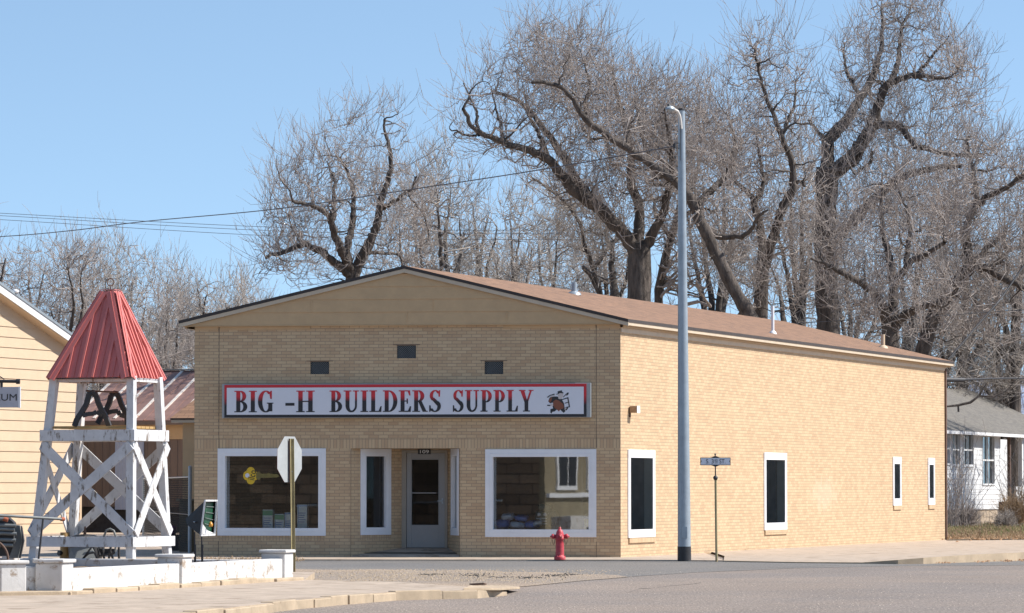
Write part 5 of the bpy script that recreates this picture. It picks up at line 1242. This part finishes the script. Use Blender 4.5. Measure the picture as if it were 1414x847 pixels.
# metal-roofed barn behind
br = thing('far_barn', PD(1400, 700, 196), 'distant barn with a blue grey ribbed metal roof behind the white house', 'barn')
bq = Plane(PD(1338,HOR,196), PD(1520,HOR,196)); zz0 = bq.hit(1380,592)[1]; zz1 = bq.hit(1380,533)[1]
mb = MB(); mb.pbox(bq, .3, bq.L, 0, zz0, -6, 0); mb.build('wall', M['sidinghouse'], br)
mb = MB(); mb.face([bq.W(0,zz0,.4), bq.W(bq.L,zz0,.4), bq.W(bq.L,zz1+.6,-3.4), bq.W(.3,zz1+.6,-3.4)]); mb.face([bq.W(.3,zz1+.6,-3.4), bq.W(bq.L,zz1+.6,-3.4), bq.W(bq.L,zz0,-7), bq.W(0,zz0,-7)])
for k in range(30):
    u = .2+k*.22; mb.bar(bq.W(u,zz0+.01,.4), bq.W(u+.0,zz1+.61,-3.4), .04, .03)
mb.build('roof', M['metalroof'], br)
# timber leaning at the house foot
lr = thing('leaning_poles', PD(1312, 730, 150), 'two dark poles leaning up to the white house foundation', 'pole')
for dx in (0, 3): mb = MB(); mb.tube([PD(1309+dx,731-dx*.4,150), PD(1342+dx*.6,703+dx*.3,155.5)], .05, 6); mb.build('pole', M['darkwall'], lr)

# ------------------------------------------------------------------ buildings across the road (seen in the shop windows)
nb = thing('tan_block', (-16, 40, 0), 'tan stucco block across the street mirrored in the shop windows', 'building')
mb = MB(); mb.box(-40, -17.3, 20, 50, -.02, 5.2); 
for k, f in enumerate(mb.f): mb.uv[k] = [(mb.v[j][0], mb.v[j][2]) for j in f]
mb.build('wall', brick('rough_stone_wall', False, (.26,.19,.13), (.09,.065,.045), (.03,.025,.02), .95, .34, .02), nb)
mb = MB(); mb.box(-24.6, -23.4, 50.0, 50.08, 1.2, 3.0); w_ = mb.build('window', M['white'], nb); mb = MB(); mb.box(-24.45, -23.55, 50.081, 50.1, 1.35, 2.85); mb.build('pane', M['black'], w_)
mb = MB(); mb.bar((-26,50.4,.95), (-18.5,50.4,1.15), .05, .05); mb.build('hand_rail', M['galv'], nb)
mb = MB(); mb.box(-17.298, -17.1, 20, 50.05, -.02, 5.2); mb.build('side_wall', pm('tan_stucco', (.25,.21,.14), .9, .2, 1.0, .3), nb)
for k in range(5):
    y0 = 48.3 - k*2.6
    mb = MB(); mb.box(-17.098, -17.03, y0-.85, y0+.85, 1.5, 3.4); w_ = mb.build('window', M['white'], nb)
    mb = MB(); mb.box(-17.029, -17.01, y0-.7, y0-.05, 1.65, 3.2); mb.box(-17.029, -17.01, y0+.05, y0+.7, 1.65, 3.2); mb.build('pane', M['black'], w_)
mb = MB(); mb.box(-17.098, -16.95, 20, 50, 1.25, 1.4); mb.build('ledge', M['white'], nb)
mb = MB(); mb.box(-17.098, -16.4, 20, 49.5, -.02, .62); mb.build('loading_kerb', M['stone'], nb)
eb = thing('east_house', (40, 128, 0), 'dark brick house across the side street mirrored in the side windows', 'house')
mb = MB(); mb.box(27, 60, 100, 103, 0, 1); mb = MB(); mb.box(40, 44, 128, 190, -.02, 5.5); mb.build('wall', pm('dark_brick', (.30,.29,.26), .9, .3, 2, .3), eb)
mb = MB(); mb.hexa([(39.5,127.5,5.5),(44.5,127.5,5.5),(44.5,190.5,5.5),(39.5,190.5,5.5)], [(41.8,129,8),(42.2,129,8),(42.2,189,8),(41.8,189,8)]); mb.build('roof', M['darkedge'], eb)

# ------------------------------------------------------------------ overhead wires
def wire(name, pts, r, label, group=None, n=None):
    P3 = [PD(*p) if len(p) == 3 else Vector(p[:3]) for p in pts]; Q = []
    m_ = len(P3)
    for i in range(m_-1):                     # Catmull-Rom
        p0_, p1_, p2_, p3_ = P3[max(i-1,0)], P3[i], P3[i+1], P3[min(i+2,m_-1)]
        for k in range(10):
            t = k/10; Q.append(.5*((2*p1_)+(p2_-p0_)*t+(2*p0_-5*p1_+4*p2_-p3_)*t*t+(3*p1_-p0_-3*p2_+p3_)*t**3))
    Q.append(P3[-1]); mb = MB(); mb.tube(Q, r, 6)
    tag(mb.build(name, M['oldwire'] if r < .015 else M['wire']), label, 'cable', group)
G_ = 'three parallel utility wires over the shop'
wire('power_line', [(-120,289,150),(0,294.6,150),(380,314,150),(700,318,150),(1000,311,150),(1500,262,149)], .010, 'highest of three thin parallel wires crossing left of the big tree', G_)
wire('power_line', [(-120,293,151),(0,298,151),(380,319,151),(700,323,151),(1000,316,151),(1500,268,151)], .010, 'middle of three thin parallel wires crossing left of the big tree', G_)
wire('power_line', [(-120,299,152),(0,303.5,152),(380,326,152),(700,331,152),(1000,324,152),(1500,278,152)], .010, 'lowest of three thin parallel wires crossing left of the big tree', G_)
I_ = to_px(np.array(INS)); DI = INS.y
wire('service_cable', [(-150,333,118),(0,327,114),(100,318.5,111),(200,306,108),(380,289,102),(560,263,97),(750,234,91),(float(I_[0]),float(I_[1]),DI)], .013, 'thick dark cable rising to the insulator on the street light')
wire('service_drop', [(1309,497,120.6),(1330,473,121),(1352,447,121.5),(1376,420,122),(1391,400,122.5),(1460,300,124)], .028, 'black service cable dropping steeply to the far eave of the shop')
wire('house_cable', [(1300,524.5,124),(1345,524,126),(1380,522.8,128),(1480,522.5,132)], .03, 'dark horizontal cable in front of the grey shingle roof')
mb = MB(); mb.tube([PD(1300,524.5,124), PD(1331,525,124.6)], .075, 10); tag(mb.build('cable_sleeve', M['wire']), 'thick black sleeve on the cable beside the far shop corner', 'cable sleeve')
wire('thin_wire', [(1000,452,131),(1200,441,131),(1300,436,131),(1414,428,131),(1500,424,131)], .014, 'thin faint wire across the trunks above the right part of the roof')

# ------------------------------------------------------------------ trees
DENS = .165
def tubes_np(P, Rr, sides):
    N_, K, _ = P.shape
    T = np.gradient(P, axis=1); T /= np.linalg.norm(T, axis=2, keepdims=True)+1e-9
    ref = np.tile(np.array([.31,.88,.36]), (N_, K, 1)); X = np.cross(T, ref); X /= np.linalg.norm(X, axis=2, keepdims=True)+1e-9; Y = np.cross(T, X)
    a = np.arange(sides)*2*np.pi/sides
    V = P[:, :, None, :] + (X[:, :, None, :]*np.cos(a)[None, None, :, None] + Y[:, :, None, :]*np.sin(a)[None, None, :, None])*Rr[:, :, None, None]
    V = V.reshape(-1, 3)
    idx = np.arange(N_*K*sides).reshape(N_, K, sides)
    A_ = idx[:, :-1, :]; B_ = np.roll(idx, -1, axis=2)[:, :-1, :]; C_ = np.roll(idx, -1, axis=2)[:, 1:, :]; D_ = idx[:, 1:, :]
    Q = np.stack([A_, B_, C_, D_], axis=-1).reshape(-1, 4)
    return V.astype(np.float32), Q.astype(np.int32)
def np_mesh(name, parts, mat, parent, smooth=True):
    off = 0; Vs = []; Qs = []
    for V, Q in parts: Vs.append(V); Qs.append(Q+off); off += len(V)
    V = np.concatenate(Vs); Q = np.concatenate(Qs); V = V - np.array(rootloc(parent), dtype=np.float32)
    me = bpy.data.meshes.new(name); me.vertices.add(len(V)); me.vertices.foreach_set('co', V.ravel())
    me.loops.add(Q.size); me.loops.foreach_set('vertex_index', Q.ravel()); me.polygons.add(len(Q))
    me.polygons.foreach_set('loop_start', np.arange(0, Q.size, 4, dtype=np.int32)); me.polygons.foreach_set('use_smooth', np.full(len(Q), smooth))
    me.update(calc_edges=True); me.materials.append(mat)
    o = bpy.data.objects.new(name, me); C.objects.link(o); o.parent = parent; return o
def inpoly(x, y, poly):
    c = np.zeros(x.shape, bool); n = len(poly); j = n-1
    for i in range(n):
        xi, yi = poly[i]; xj, yj = poly[j]
        c ^= ((yi > y) != (yj > y)) & (x < (xj-xi)*(y-yi)/((yj-yi) or 1e-9)+xi); j = i
    return c
def resample(P, n):
    P = np.asarray(P); d = np.r_[0, np.cumsum(np.linalg.norm(np.diff(P, axis=0), axis=1))]; t = np.linspace(0, d[-1], n)
    return np.stack([np.interp(t, d, P[:, k]) for k in range(P.shape[1])], 1)
def unit(v): return v/(np.linalg.norm(v, axis=-1, keepdims=True)+1e-9)
def tree(name, D, limbs, crown, label, group, seed, nb=110, n3=900, n4=6, n5=3, spread=3.0, twig='twig', tr=.0095, up=.55, bark='bark', cat='tree'):
    """limbs: list of (points px, radius px start, radius px end, depth drift). crown: px polygon."""
    rg = np.random.default_rng(seed); s = F/D
    nodesP, nodesR, nodesT = [], [], []; trunk_parts = []
    for pts, r0, r1, dr_ in limbs:
        pts = list(pts); K = max(6, 3*len(pts)); Q = resample(np.array(pts, float), K)
        dd = np.linspace(0, dr_, K)
        P3 = np.array([list(PD(q[0], q[1], D+dd[i])) for i, q in enumerate(Q)])
        Kf = K*2; P3 = resample(P3, Kf)
        jit = np.cumsum(rg.normal(0, .03, (Kf, 3)), 0); jit -= np.linspace(0, 1, Kf)[:, None]*jit[-1]; P3 = P3 + jit*.6 + rg.normal(0, .012, (Kf, 3))
        Rr = np.linspace(r0, r1, Kf)/s * (1+rg.normal(0, .05, Kf))
        trunk_parts.append(tubes_np(P3[None], Rr[None], 10)); T = unit(np.gradient(P3, axis=0))
        k0 = int(Kf*.25) if pts[0][1] > 400 else 2
        nodesP.append(P3[k0:]); nodesR.append(Rr[k0:]); nodesT.append(T[k0:])
    NP, NR, NT = np.concatenate(nodesP), np.concatenate(nodesR), np.concatenate(nodesT)
    cr = np.array(crown, float); x0, x1 = cr[:, 0].min(), cr[:, 0].max(); y0, y1 = cr[:, 1].min(), cr[:, 1].max()
    clumps = []
    def sample(n):
        if n > 250 and not clumps:
            clumps.append(sample(max(16, int(nb*.45))))
        if clumps:
            c = clumps[0]; q = c[rg.integers(0, len(c), n*3)] + rg.normal(0, 1, (n*3, 3))*rg.choice([.45,.75,1.3], (n*3, 1)); X_, Y_ = to_px(q)
            q = q[inpoly(X_, Y_, crown)]
            return q[:n]
        out = np.zeros((0, 3))
        while len(out) < n:
            x = rg.uniform(x0, x1, n*2); y = rg.uniform(y0, y1, n*2); m_ = inpoly(x, y, crown); x, y = x[m_], y[m_]
            d = D + rg.normal(0, spread*.5, len(x)).clip(-spread, spread)
            a_ = (x-CX)/F; b_ = (CY-y)/F; ry = cp-b_*sp; rz = sp+b_*cp
            out = np.concatenate([out, np.stack([a_/ry*d, d, H+rz/ry*d], 1)])
        return out[:n]
    def attach(T_, lenscale=1.0, upb=1.2):
        # cheapest node: near and not above the target
        res = np.zeros(len(T_), int)
        for a in range(0, len(T_), 256):
            t = T_[a:a+256]; v = t[:, None, :]-NP[None]; d = np.linalg.norm(v, axis=2); pen = np.clip(-v[..., 2], 0, None)*1.6 + np.clip((v*NT[None]).sum(2)*-1, 0, None)*.5
            res[a:a+256] = (d+pen).argmin(1)
        return res
    def curves(S, Ts, E, K, bend, jit):
        t = np.linspace(0, 1, K)[None, :, None]; d = np.linalg.norm(E-S, axis=1)[:, None]
        c1 = S + unit(Ts*.8+unit(E-S)*.7+rg.normal(0, .25, S.shape))*d*.4; c2 = E - unit(unit(E-S)+np.array([0,0,bend])+rg.normal(0, .2, S.shape))*d*.3
        P_ = (1-t)**3*S[:, None]+3*(1-t)**2*t*c1[:, None]+3*(1-t)*t*t*c2[:, None]+t**3*E[:, None]
        j = np.cumsum(rg.normal(0, 1, P_.shape), 1)*jit*d[:, None]/K**.5; j *= (1-t)*t*4; return P_+j
    br = []
    A = sample(nb)
    base_d = np.linalg.norm(A[:, None]-NP[None], axis=2).min(1); A = A[base_d.argsort()]
    for a in range(0, nb, 8):
        E = A[a:a+8]; i = attach(E); S = NP[i]; P_ = curves(S, NT[i], E, 9, .9, .16)
        d = np.linalg.norm(E-S, axis=1); r0 = np.minimum(NR[i]*.75, .022+.018*d); Rr = r0[:, None]*np.linspace(1, .28, 9)[None]
        br.append((P_, Rr)); NP = np.concatenate([NP, P_[:, 2:].reshape(-1, 3)]); NR = np.concatenate([NR, Rr[:, 2:].ravel()]); NT = np.concatenate([NT, unit(np.gradient(P_, axis=1))[:, 2:].reshape(-1, 3)])
    for P_, Rr in br: trunk_parts.append(tubes_np(P_, Rr, 5))
    E = sample(max(260, int(n3*.75))); i = attach(E); S = NP[i]; P3_ = curves(S, NT[i], E, 7, .45, .26); d = np.linalg.norm(E-S, axis=1)
    R3 = np.minimum(NR[i]*.75, .015+.015*d)[:, None]*np.linspace(1, .4, 7)[None]; R3 = np.maximum(R3, tr*1.1)
    crown_parts = [tubes_np(P3_, R3, 4)]
    srcP = np.concatenate([P3_[:, 1:].reshape(-1, 3)]+[p[:, 3:].reshape(-1, 3) for p, _ in br]); srcT = np.concatenate([unit(np.gradient(P3_, axis=1))[:, 1:].reshape(-1, 3)]+[unit(np.gradient(p, axis=1))[:, 3:].reshape(-1, 3) for p, _ in br])
    def twigs(n, P0_, T0_, l0, l1, r, K, upw):
        i = rg.integers(0, len(P0_), n); dirn = unit(T0_[i]*.8+rg.normal(0, .48, (n, 3))+np.array([0,0,upw])); ln = rg.uniform(l0, l1, n)
        t = np.linspace(0, 1, K)[None, :, None]; cv = rg.normal(0, .16, (n, 1, 3))+np.array([0,0,.15])
        P_ = P0_[i][:, None]+dirn[:, None]*ln[:, None, None]*t+cv*ln[:, None, None]*t*t*.7+np.cumsum(rg.normal(0, .05, (n, K, 3)), 1)*ln[:, None, None]*.6*t
        return P_, np.linspace(r, r*.5, K)[None]*rg.uniform(.8, 1.25, (n, 1))
    n3 = int(n3*(DENS if D < 150 else DENS*1.35))
    P4, R4 = twigs(n3*n4, srcP, srcT, .5, 1.5, tr, 5, up)
    crown_parts.append(tubes_np(P4, R4, 3))
    T4 = unit(np.gradient(P4, axis=1)); P5, R5 = twigs(n3*n4*n5, P4[:, 1:].reshape(-1, 3), T4[:, 1:].reshape(-1, 3), .22, .75, tr*.75, 3, up)
    crown_parts.append(tubes_np(P5, R5, 3))
    b = PD(limbs[0][0][0][0], limbs[0][0][0][1], D)
    root = thing(name, (b.x, b.y, 0), label, cat, group)
    np_mesh('trunk', trunk_parts, M[bark], root); np_mesh('crown', crown_parts, M[twig], root)
    return root
TG = 'bare winter trees behind the shop'
def gy(D): return HOR + H/D*F                     # ground row at depth D
# the traced big trees
tree('bare_tree', 147, [([(487,gy(147)),(487,430),(487,375)],13,10,0), ([(487,378),(472,345),(461,317),(457,303),(443,291),(425,284),(405,278)],7.5,2,-3), ([(458,308),(462,280),(461,250),(452,225)],4,1.2,2),
  ([(487,378),(479,348),(481,322),(487,295),(486,262),(478,240),(470,218)],6.5,1.5,1.5), ([(487,378),(503,348),(515,325),(523,300),(528,272),(540,240),(537,200),(530,165)],8,1.5,-1), ([(524,290),(548,276),(567,262),(575,245)],3.5,1.2,-2),
  ([(485,382),(462,362),(440,345),(415,335),(395,345),(366,356)],7,2,-2.5), ([(505,350),(530,350),(548,352),(560,362)],3,1,2), ([(415,336),(405,320),(400,305)],2.5,1,0), ([(560,262),(585,300),(592,330)],1.5,1,0)],
  [(352,345),(362,300),(370,250),(382,208),(420,195),(440,190),(452,165),(468,148),(505,146),(530,136),(556,150),(566,190),(572,230),(600,262),(606,310),(602,372),(500,392),(352,388)],
  'broad spreading bare tree left of the roof peak with dark forked limbs', TG, 1, 120, 900, 7, 3)
tree('bare_tree', 133, [([(882,gy(133)),(882,411),(882,338)],22,16,0), ([(880,350),(857,317),(827,287),(788,263),(758,223),(709,203),(669,186),(650,172),(640,150)],11,2.5,-3), ([(818,283),(790,240),(758,190),(728,154),(704,134),(686,128)],7,2.5,2),
  ([(882,345),(880,300),(872,250),(872,205),(862,160),(850,120),(848,90)],9,1.5,1.5), ([(888,345),(915,300),(925,250),(925,200),(918,150)],8,1.5,-2), ([(662,184),(640,186),(622,178)],2,1,0), ([(758,224),(748,190),(735,165),(722,120)],4,1,2), ([(700,202),(690,170),(680,130)],3,1,1), ([(665,184),(655,150),(640,115)],2.5,1,1)],
  [(622,178),(630,120),(650,100),(672,90),(690,50),(720,35),(760,24),(810,26),(838,60),(868,92),(905,100),(930,88),(952,130),(965,220),(960,330),(905,345),(850,330),(800,300),(765,262),(700,228),(650,205)],
  'largest bare tree rising over the roof, reaching far out to the left', TG, 2, 150, 1250, 7, 3)
tree('bare_tree', 131, [([(1060,gy(131)),(1052,460),(1036,430),(1010,385),(996,362),(979,323),(957,272),(935,250),(907,233),(867,203),(838,186),(808,159),(788,124),(758,111),(733,114)],15,2.5,-3), ([(962,285),(985,262),(1005,240),(1012,200),(1005,160)],6,1.5,2), ([(900,230),(885,190),(878,150)],3.5,1,1), ([(980,322),(1000,330),(1030,325),(1045,300),(1060,290)],5,1.5,-2), ([(838,186),(815,195),(808,180)],2.5,1.5,0), ([(808,158),(815,120),(805,80)],3,1,1)],
  [(735,60),(800,40),(850,80),(905,120),(960,110),(985,100),(1010,140),(1030,210),(1030,330),(1000,400),(960,300),(900,262),(840,230),(790,180),(740,140)],
  'bare tree with a thick trunk leaning left behind the light pole', TG, 3, 100, 850, 6, 3)
tree('bare_tree', 140, [([(907,gy(140)),(906,405),(914,370),(926,330),(938,295),(945,250)],12,4,0), ([(926,330),(905,300),(900,270)],4,1,1), ([(940,300),(962,290),(985,292)],4,1.5,-1), ([(938,296),(960,250),(975,200),(970,160)],4,1,2)],
  [(890,150),(940,130),(1000,150),(1010,300),(980,400),(930,400),(890,330)], 'dark slanting bare trunk just left of the light pole', TG, 4, 60, 500, 6, 3)
tree('bare_tree', 136, [([(1050,gy(136)),(1050,436),(1052,370)],13,10,0), ([(1052,375),(1047,317),(1042,278),(1022,255),(1005,235)],8,2,2), ([(1053,372),(1064,340),(1078,289),(1098,252),(1095,215),(1081,187),(1065,150),(1053,116),(1042,68)],8,1.5,-2), ([(1042,282),(1052,265),(1050,235),(1045,190)],4,1.2,1), ([(1097,252),(1110,250),(1112,258)],3,2,0), ([(1080,187),(1095,150),(1100,110)],3,1,1)],
  [(985,180),(1000,110),(1012,50),(1035,28),(1060,18),(1085,35),(1108,50),(1120,90),(1138,110),(1140,200),(1135,300),(1115,420),(1000,430),(985,300)],
  'bare tree with a forked dark trunk right of the light pole', TG, 5, 120, 950, 6, 3)
tree('bare_tree', 143, [([(1143,gy(143)),(1143,453),(1138,340),(1141,272),(1143,232)],19,15,0), ([(1143,236),(1143,198),(1166,170),(1189,136),(1207,102),(1217,57),(1217,11)],10,1.5,2), ([(1143,246),(1177,218),(1200,181),(1217,136),(1226,119),(1262,105),(1308,108)],12,2,-2), ([(1206,173),(1240,173),(1262,198),(1308,210),(1350,214)],6,2,-3), ([(1138,350),(1172,306),(1211,272),(1240,250),(1297,232),(1328,229)],9,3.5,-2), ([(1143,200),(1128,180),(1115,165)],4,1.5,0), ([(1226,119),(1240,80),(1245,35),(1260,5)],5,1.2,1), ([(1262,105),(1290,75),(1310,50)],3,1,0), ([(1189,136),(1170,100),(1165,60)],3.5,1,1), ([(1206,210),(1200,225),(1180,240)],2.5,1.5,-1)],
  [(1120,160),(1135,120),(1150,95),(1160,60),(1175,25),(1195,5),(1210,-20),(1285,-20),(1300,20),(1330,60),(1360,85),(1362,120),(1352,170),(1368,215),(1360,290),(1330,340),(1270,330),(1210,320),(1160,350),(1125,340),(1120,240)],
  'tallest bare tree with a thick twin forked trunk over the right of the roof', TG, 6, 170, 1500, 7, 3)
tree('bare_tree', 130, [([(1229,gy(130)),(1229,476),(1229,438)],16,13,0), ([(1227,444),(1212,408),(1189,391),(1144,371),(1120,358)],8,1.5,-2), ([(1230,442),(1231,391),(1223,351),(1217,317),(1214,283),(1218,250)],8,1.5,1), ([(1231,395),(1257,363),(1291,343),(1305,334)],6,2.5,-2), ([(1252,368),(1254,330),(1254,300),(1240,258)],4,1.2,1), ([(1232,452),(1240,440),(1257,431),(1275,424),(1291,422)],8,3.5,-1.5)],
  [(1130,300),(1170,240),(1210,215),(1260,220),(1300,250),(1325,310),(1325,400),(1300,470),(1160,460),(1120,380)], 'bare tree with four candelabra limbs at the lower right of the roof', TG, 7, 100, 750, 6, 3)
tree('bare_tree', 134, [([(1266,gy(134)),(1274,479),(1291,431),(1319,391),(1342,368)],13,9,0), ([(1340,370),(1336,340),(1333,317),(1348,283),(1339,227),(1336,195)],7,1.5,1), ([(1342,369),(1365,371),(1393,385),(1420,400)],6.5,4,-1), ([(1347,284),(1382,261),(1413,238),(1440,220)],5,2,-2), ([(1342,368),(1355,345),(1382,326),(1388,318)],5,2,1), ([(1365,371),(1380,352),(1400,340),(1430,330)],3.5,1.5,2)],
  [(1290,240),(1320,170),(1345,130),(1375,160),(1410,195),(1450,220),(1450,470),(1340,475),(1290,460),(1280,330)], 'bare tree at the right edge with a crooked trunk slanting right', TG, 8, 120, 900, 6, 3)
tree('bare_tree', 137, [([(838,gy(137)),(835,411),(822,372),(808,337),(798,302),(778,275),(752,258),(735,246)],7,1.5,0), ([(850,420),(846,372),(845,347),(836,325),(842,300)],6,1.5,2), ([(822,372),(838,345),(850,330)],3,1.2,1)],
  [(720,240),(790,240),(860,280),(880,380),(820,410),(770,330)], 'pair of slim bare trunks between the two biggest trees', TG, 9, 40, 300, 5, 3, twig='twig2')
# background thickets of individual trees at greater depth
def generic(D, x, ytop, wpx, seed, label, group, n3=420, twig='twig2', base=None, lean=0, n5=3, n4=6):
    rg = random.Random(seed); yb = base or gy(D); hgt_ = 674-ytop; yf = ytop + hgt_*rg.uniform(.55,.66)
    limbs = [([(x, yb), (x+lean*.3, (yb+yf)/2+10), (x+lean*.5, yf)], hgt_*.022+2, hgt_*.016+1.2, 0)]
    for k in range(6):
        a = (k/5-.5)*2+rg.uniform(-.15,.15); l_ = rg.uniform(.6,.95); w2 = wpx/2
        p0_ = (x+lean*.5, yf+rg.uniform(-4,25)); p3_ = (x+lean+a*w2*.8, ytop+hgt_*(.10+.30*a*a)+rg.uniform(0,25))
        p1_ = (p0_[0]*.65+p3_[0]*.35+rg.uniform(-6,6), p0_[1]*.6+p3_[1]*.4+rg.uniform(-6,6)); p2_ = (p0_[0]*.3+p3_[0]*.7+rg.uniform(-8,8), p0_[1]*.3+p3_[1]*.7+rg.uniform(-8,8))
        limbs.append(([p0_,p1_,p2_,p3_], hgt_*.011+1, .8, rg.uniform(-3,3)))
    cr = []
    for k in range(22):
        a = math.pi*2*k/22; r_ = 1+rg.uniform(-.16,.12); cr.append((x+lean+math.cos(a)*wpx/2*r_, (ytop+hgt_*.40)-math.sin(a)*hgt_*.41*r_))
    return tree('bare_tree', D, limbs, cr, label, group, seed, 45, n3, n4, n5, 3.2, twig, .0115, .5)
BG = 'bare trees in the background thicket'
gl = [(172,612,196,110,'narrow bare background tree just right of the broad left tree'), (178,660,228,120,'hazy bare tree under the long left limb of the largest tree'), (170,712,252,110,'pale bare tree over the middle of the roof slope'), (182,765,262,110,'bare background tree seen through the pair of slim trunks'),
      (176,560,250,120,'dense bare background tree behind the roof peak'), (180,985,160,130,'bare background tree behind the light pole top'), (176,1105,170,130,'bare background tree filling the gap beside the tallest trunk'), (168,1180,300,120,'low pale bare tree behind the candelabra tree'),
      (186,1250,260,140,'bare background tree behind the tallest crown'), (184,1330,240,130,'tangled bare background tree above the white house'), (183,1400,205,130,'bare background tree at the upper right edge'), (184,1385,360,120,'low tangled bare tree directly behind the white house roof'),
      (188,840,240,120,'faint bare tree seen between the two biggest trunks'), (180,1300,380,110,'low bare tree behind the far corner of the shop roof')]
for k, (D, x, yt, wpx, lab) in enumerate(gl): generic(D, x, yt, wpx, 100+k, lab, BG, n3=480)
LG = 'bare trees behind the museum and shed'
gl = [(176,-5,292,110,'bare tree at the left picture edge behind the museum roof','twig'), (182,52,322,110,'bare tree rising behind the museum roof slope','twig'), (172,100,330,100,'bare tree left of the red tower roof','twig'), (190,140,332,90,'pale bare tree directly behind the red tower tip','twig2'),
      (178,192,345,100,'pale bare tree right of the red tower roof','twig2'), (192,238,372,90,'small pale bare tree above the rusty shed roof','twig2'), (184,283,352,90,'slender pale bare tree near the left roof eave','twig2'), (176,325,378,90,'low bare tree touching the left roof slope','twig2'), (190,356,385,80,'low pale bare tree below the broad left tree','twig2'), (170,228,400,80,'dark low bare tree beside the shop corner','twig')]
generic(160, 1548, 230, 240, 300, 'bare yard tree outside the right edge beside the white house', LG, n3=1000)
for k, (D, x, yt, wpx, lab, tg_) in enumerate(gl): generic(D, x, yt, wpx, 200+k, lab, LG, n3=380, twig=tg_, lean=(-12 if k == 4 else 0))
# bare brush in front of and beside the house
def brush(name, x, y, D, h_, n, mat, label, cat, seed, spread=.4, lean=0, r=.008):
    rg = np.random.default_rng(seed); b = PD(x, y, D); root = thing(name, b, label, cat)
    K = 5; dirn = unit(rg.normal(0, spread, (n, 3))+np.array([lean, 0, 1.])); ln = rg.uniform(.4, 1, n)*h_; t = np.linspace(0, 1, K)[None, :, None]
    o = np.array(b)+np.c_[rg.normal(0, h_*.12, n), rg.normal(0, h_*.12, n), np.zeros(n)]
    P1 = o[:, None]+dirn[:, None]*ln[:, None, None]*t+rg.normal(0, .2, (n, 1, 3))*ln[:, None, None]*t*t
    i = rg.integers(0, n, n*3); s0 = P1[i, rg.integers(1, K, n*3)]; d2 = unit(rg.normal(0, .5, (n*3, 3))+np.array([0,0,.7])); l2 = rg.uniform(.1, .4, n*3)*h_
    P2 = s0[:, None]+d2[:, None]*l2[:, None, None]*np.linspace(0, 1, 3)[None, :, None]
    np_mesh('stems', [tubes_np(P1, np.tile(np.linspace(r*1.3, r*.5, K), (n, 1)), 3), tubes_np(P2, np.tile(np.linspace(r*.7, r*.4, 3), (n*3, 1)), 3)], mat, root)
brush('dry_shrub', 1402, 722, 154, 1.1, 500, M['dry'], 'rust brown dry shrub beside the brick porch steps', 'shrub', 31, .5)
brush('dry_shrub', 1335, 724, 152, .75, 420, M['twig'], 'grey twiggy shrub at the white house foundation', 'shrub', 32, .7)
brush('dry_shrub', 1388, 727, 150, .6, 420, M['twig2'], 'low pale dry shrub in the yard beneath the porch', 'shrub', 33, .8)
brush('bare_sapling', 1316, 728, 147, 3.3, 40, M['twig'], 'thin bare sapling in front of the white house wall', 'sapling', 34, .25, .1, .012)
brush('bare_sapling', 1414, 720, 158, 3.0, 60, M['twig2'], 'pale bare sapling in front of the porch posts', 'sapling', 35, .3, 0, .010)
# overhanging branch by the grey roof
root = thing('overhanging_branch', PD(1302, 560, 128), 'bare drooping branch in front of the grey shingle roof', 'branch')
pp = [(1302,562),(1322,560),(1340,556),(1352,547),(1362,530)]; mb = MB(); mb.tube([PD(x,y,128) for x, y in pp], [.03,.045,.05,.035,.02], 6); mb.tube([PD(x,y,128) for x, y in ((1352,547),(1372,548),(1390,540),(1400,528),(1408,520))], [.03,.025,.02,.015,.01], 5); mb.tube([PD(1323,560,128), PD(1323.5,569,128)], [.03,.035], 5); mb.build('bough', M['bark'], root)
# grass and stubble in the yard
def blades(name, n, reg, z, h0, h1, mat, label, cat, seed):
    rg = np.random.default_rng(seed); X = []
    P1 = []
    pts = np.array([reg(rg) for _ in range(n)]); G = np.array([list(PZ(x, y, z)) for x, y in pts])
    d = unit(rg.normal(0, .45, (n, 3))+np.array([0,0,1.])); l_ = rg.uniform(h0, h1, n); t = np.linspace(0, 1, 3)[None, :, None]
    P1 = G[:, None]+d[:, None]*l_[:, None, None]*t+rg.normal(0, .2, (n, 1, 3))*l_[:, None, None]*t*t
    V, Q = tubes_np(P1, np.tile(np.array([.012,.009,.003]), (n, 1)), 3)
    me = bpy.data.meshes.new(name); me.from_pydata(V.tolist(), [], Q.tolist()); me.materials.append(mat); o = bpy.data.objects.new(name, me); C.objects.link(o)
    return tag(o, label, cat, kind='stuff')
blades('yard_grass', 7000, lambda r: (r.uniform(1307,1440), r.triangular(718,730,743)), .06, .04, .16, M['grass'], 'thin green grass in the yard before the white house', 'grass', 41)
blades('dry_grass', 7000, lambda r: (r.uniform(1307,1440), r.uniform(717,745)), .06, .04, .2, M['dry'], 'dry straw coloured grass in the yard', 'dry grass', 42)
blades('weeds', 500, lambda r: (r.uniform(268,420), r.normal(774.5,.7)), .0, .03, .1, M['dry'], 'dry weeds along the far kerb behind the wall', 'weeds', 43)
pebbles('yard_litter', 900, lambda r: (r.uniform(1300,1440), r.normal(743,2.5)), .065, .02, .07, M['leaflitter'], 'dead leaves at the edge of the yard', 'leaf litter', 44)
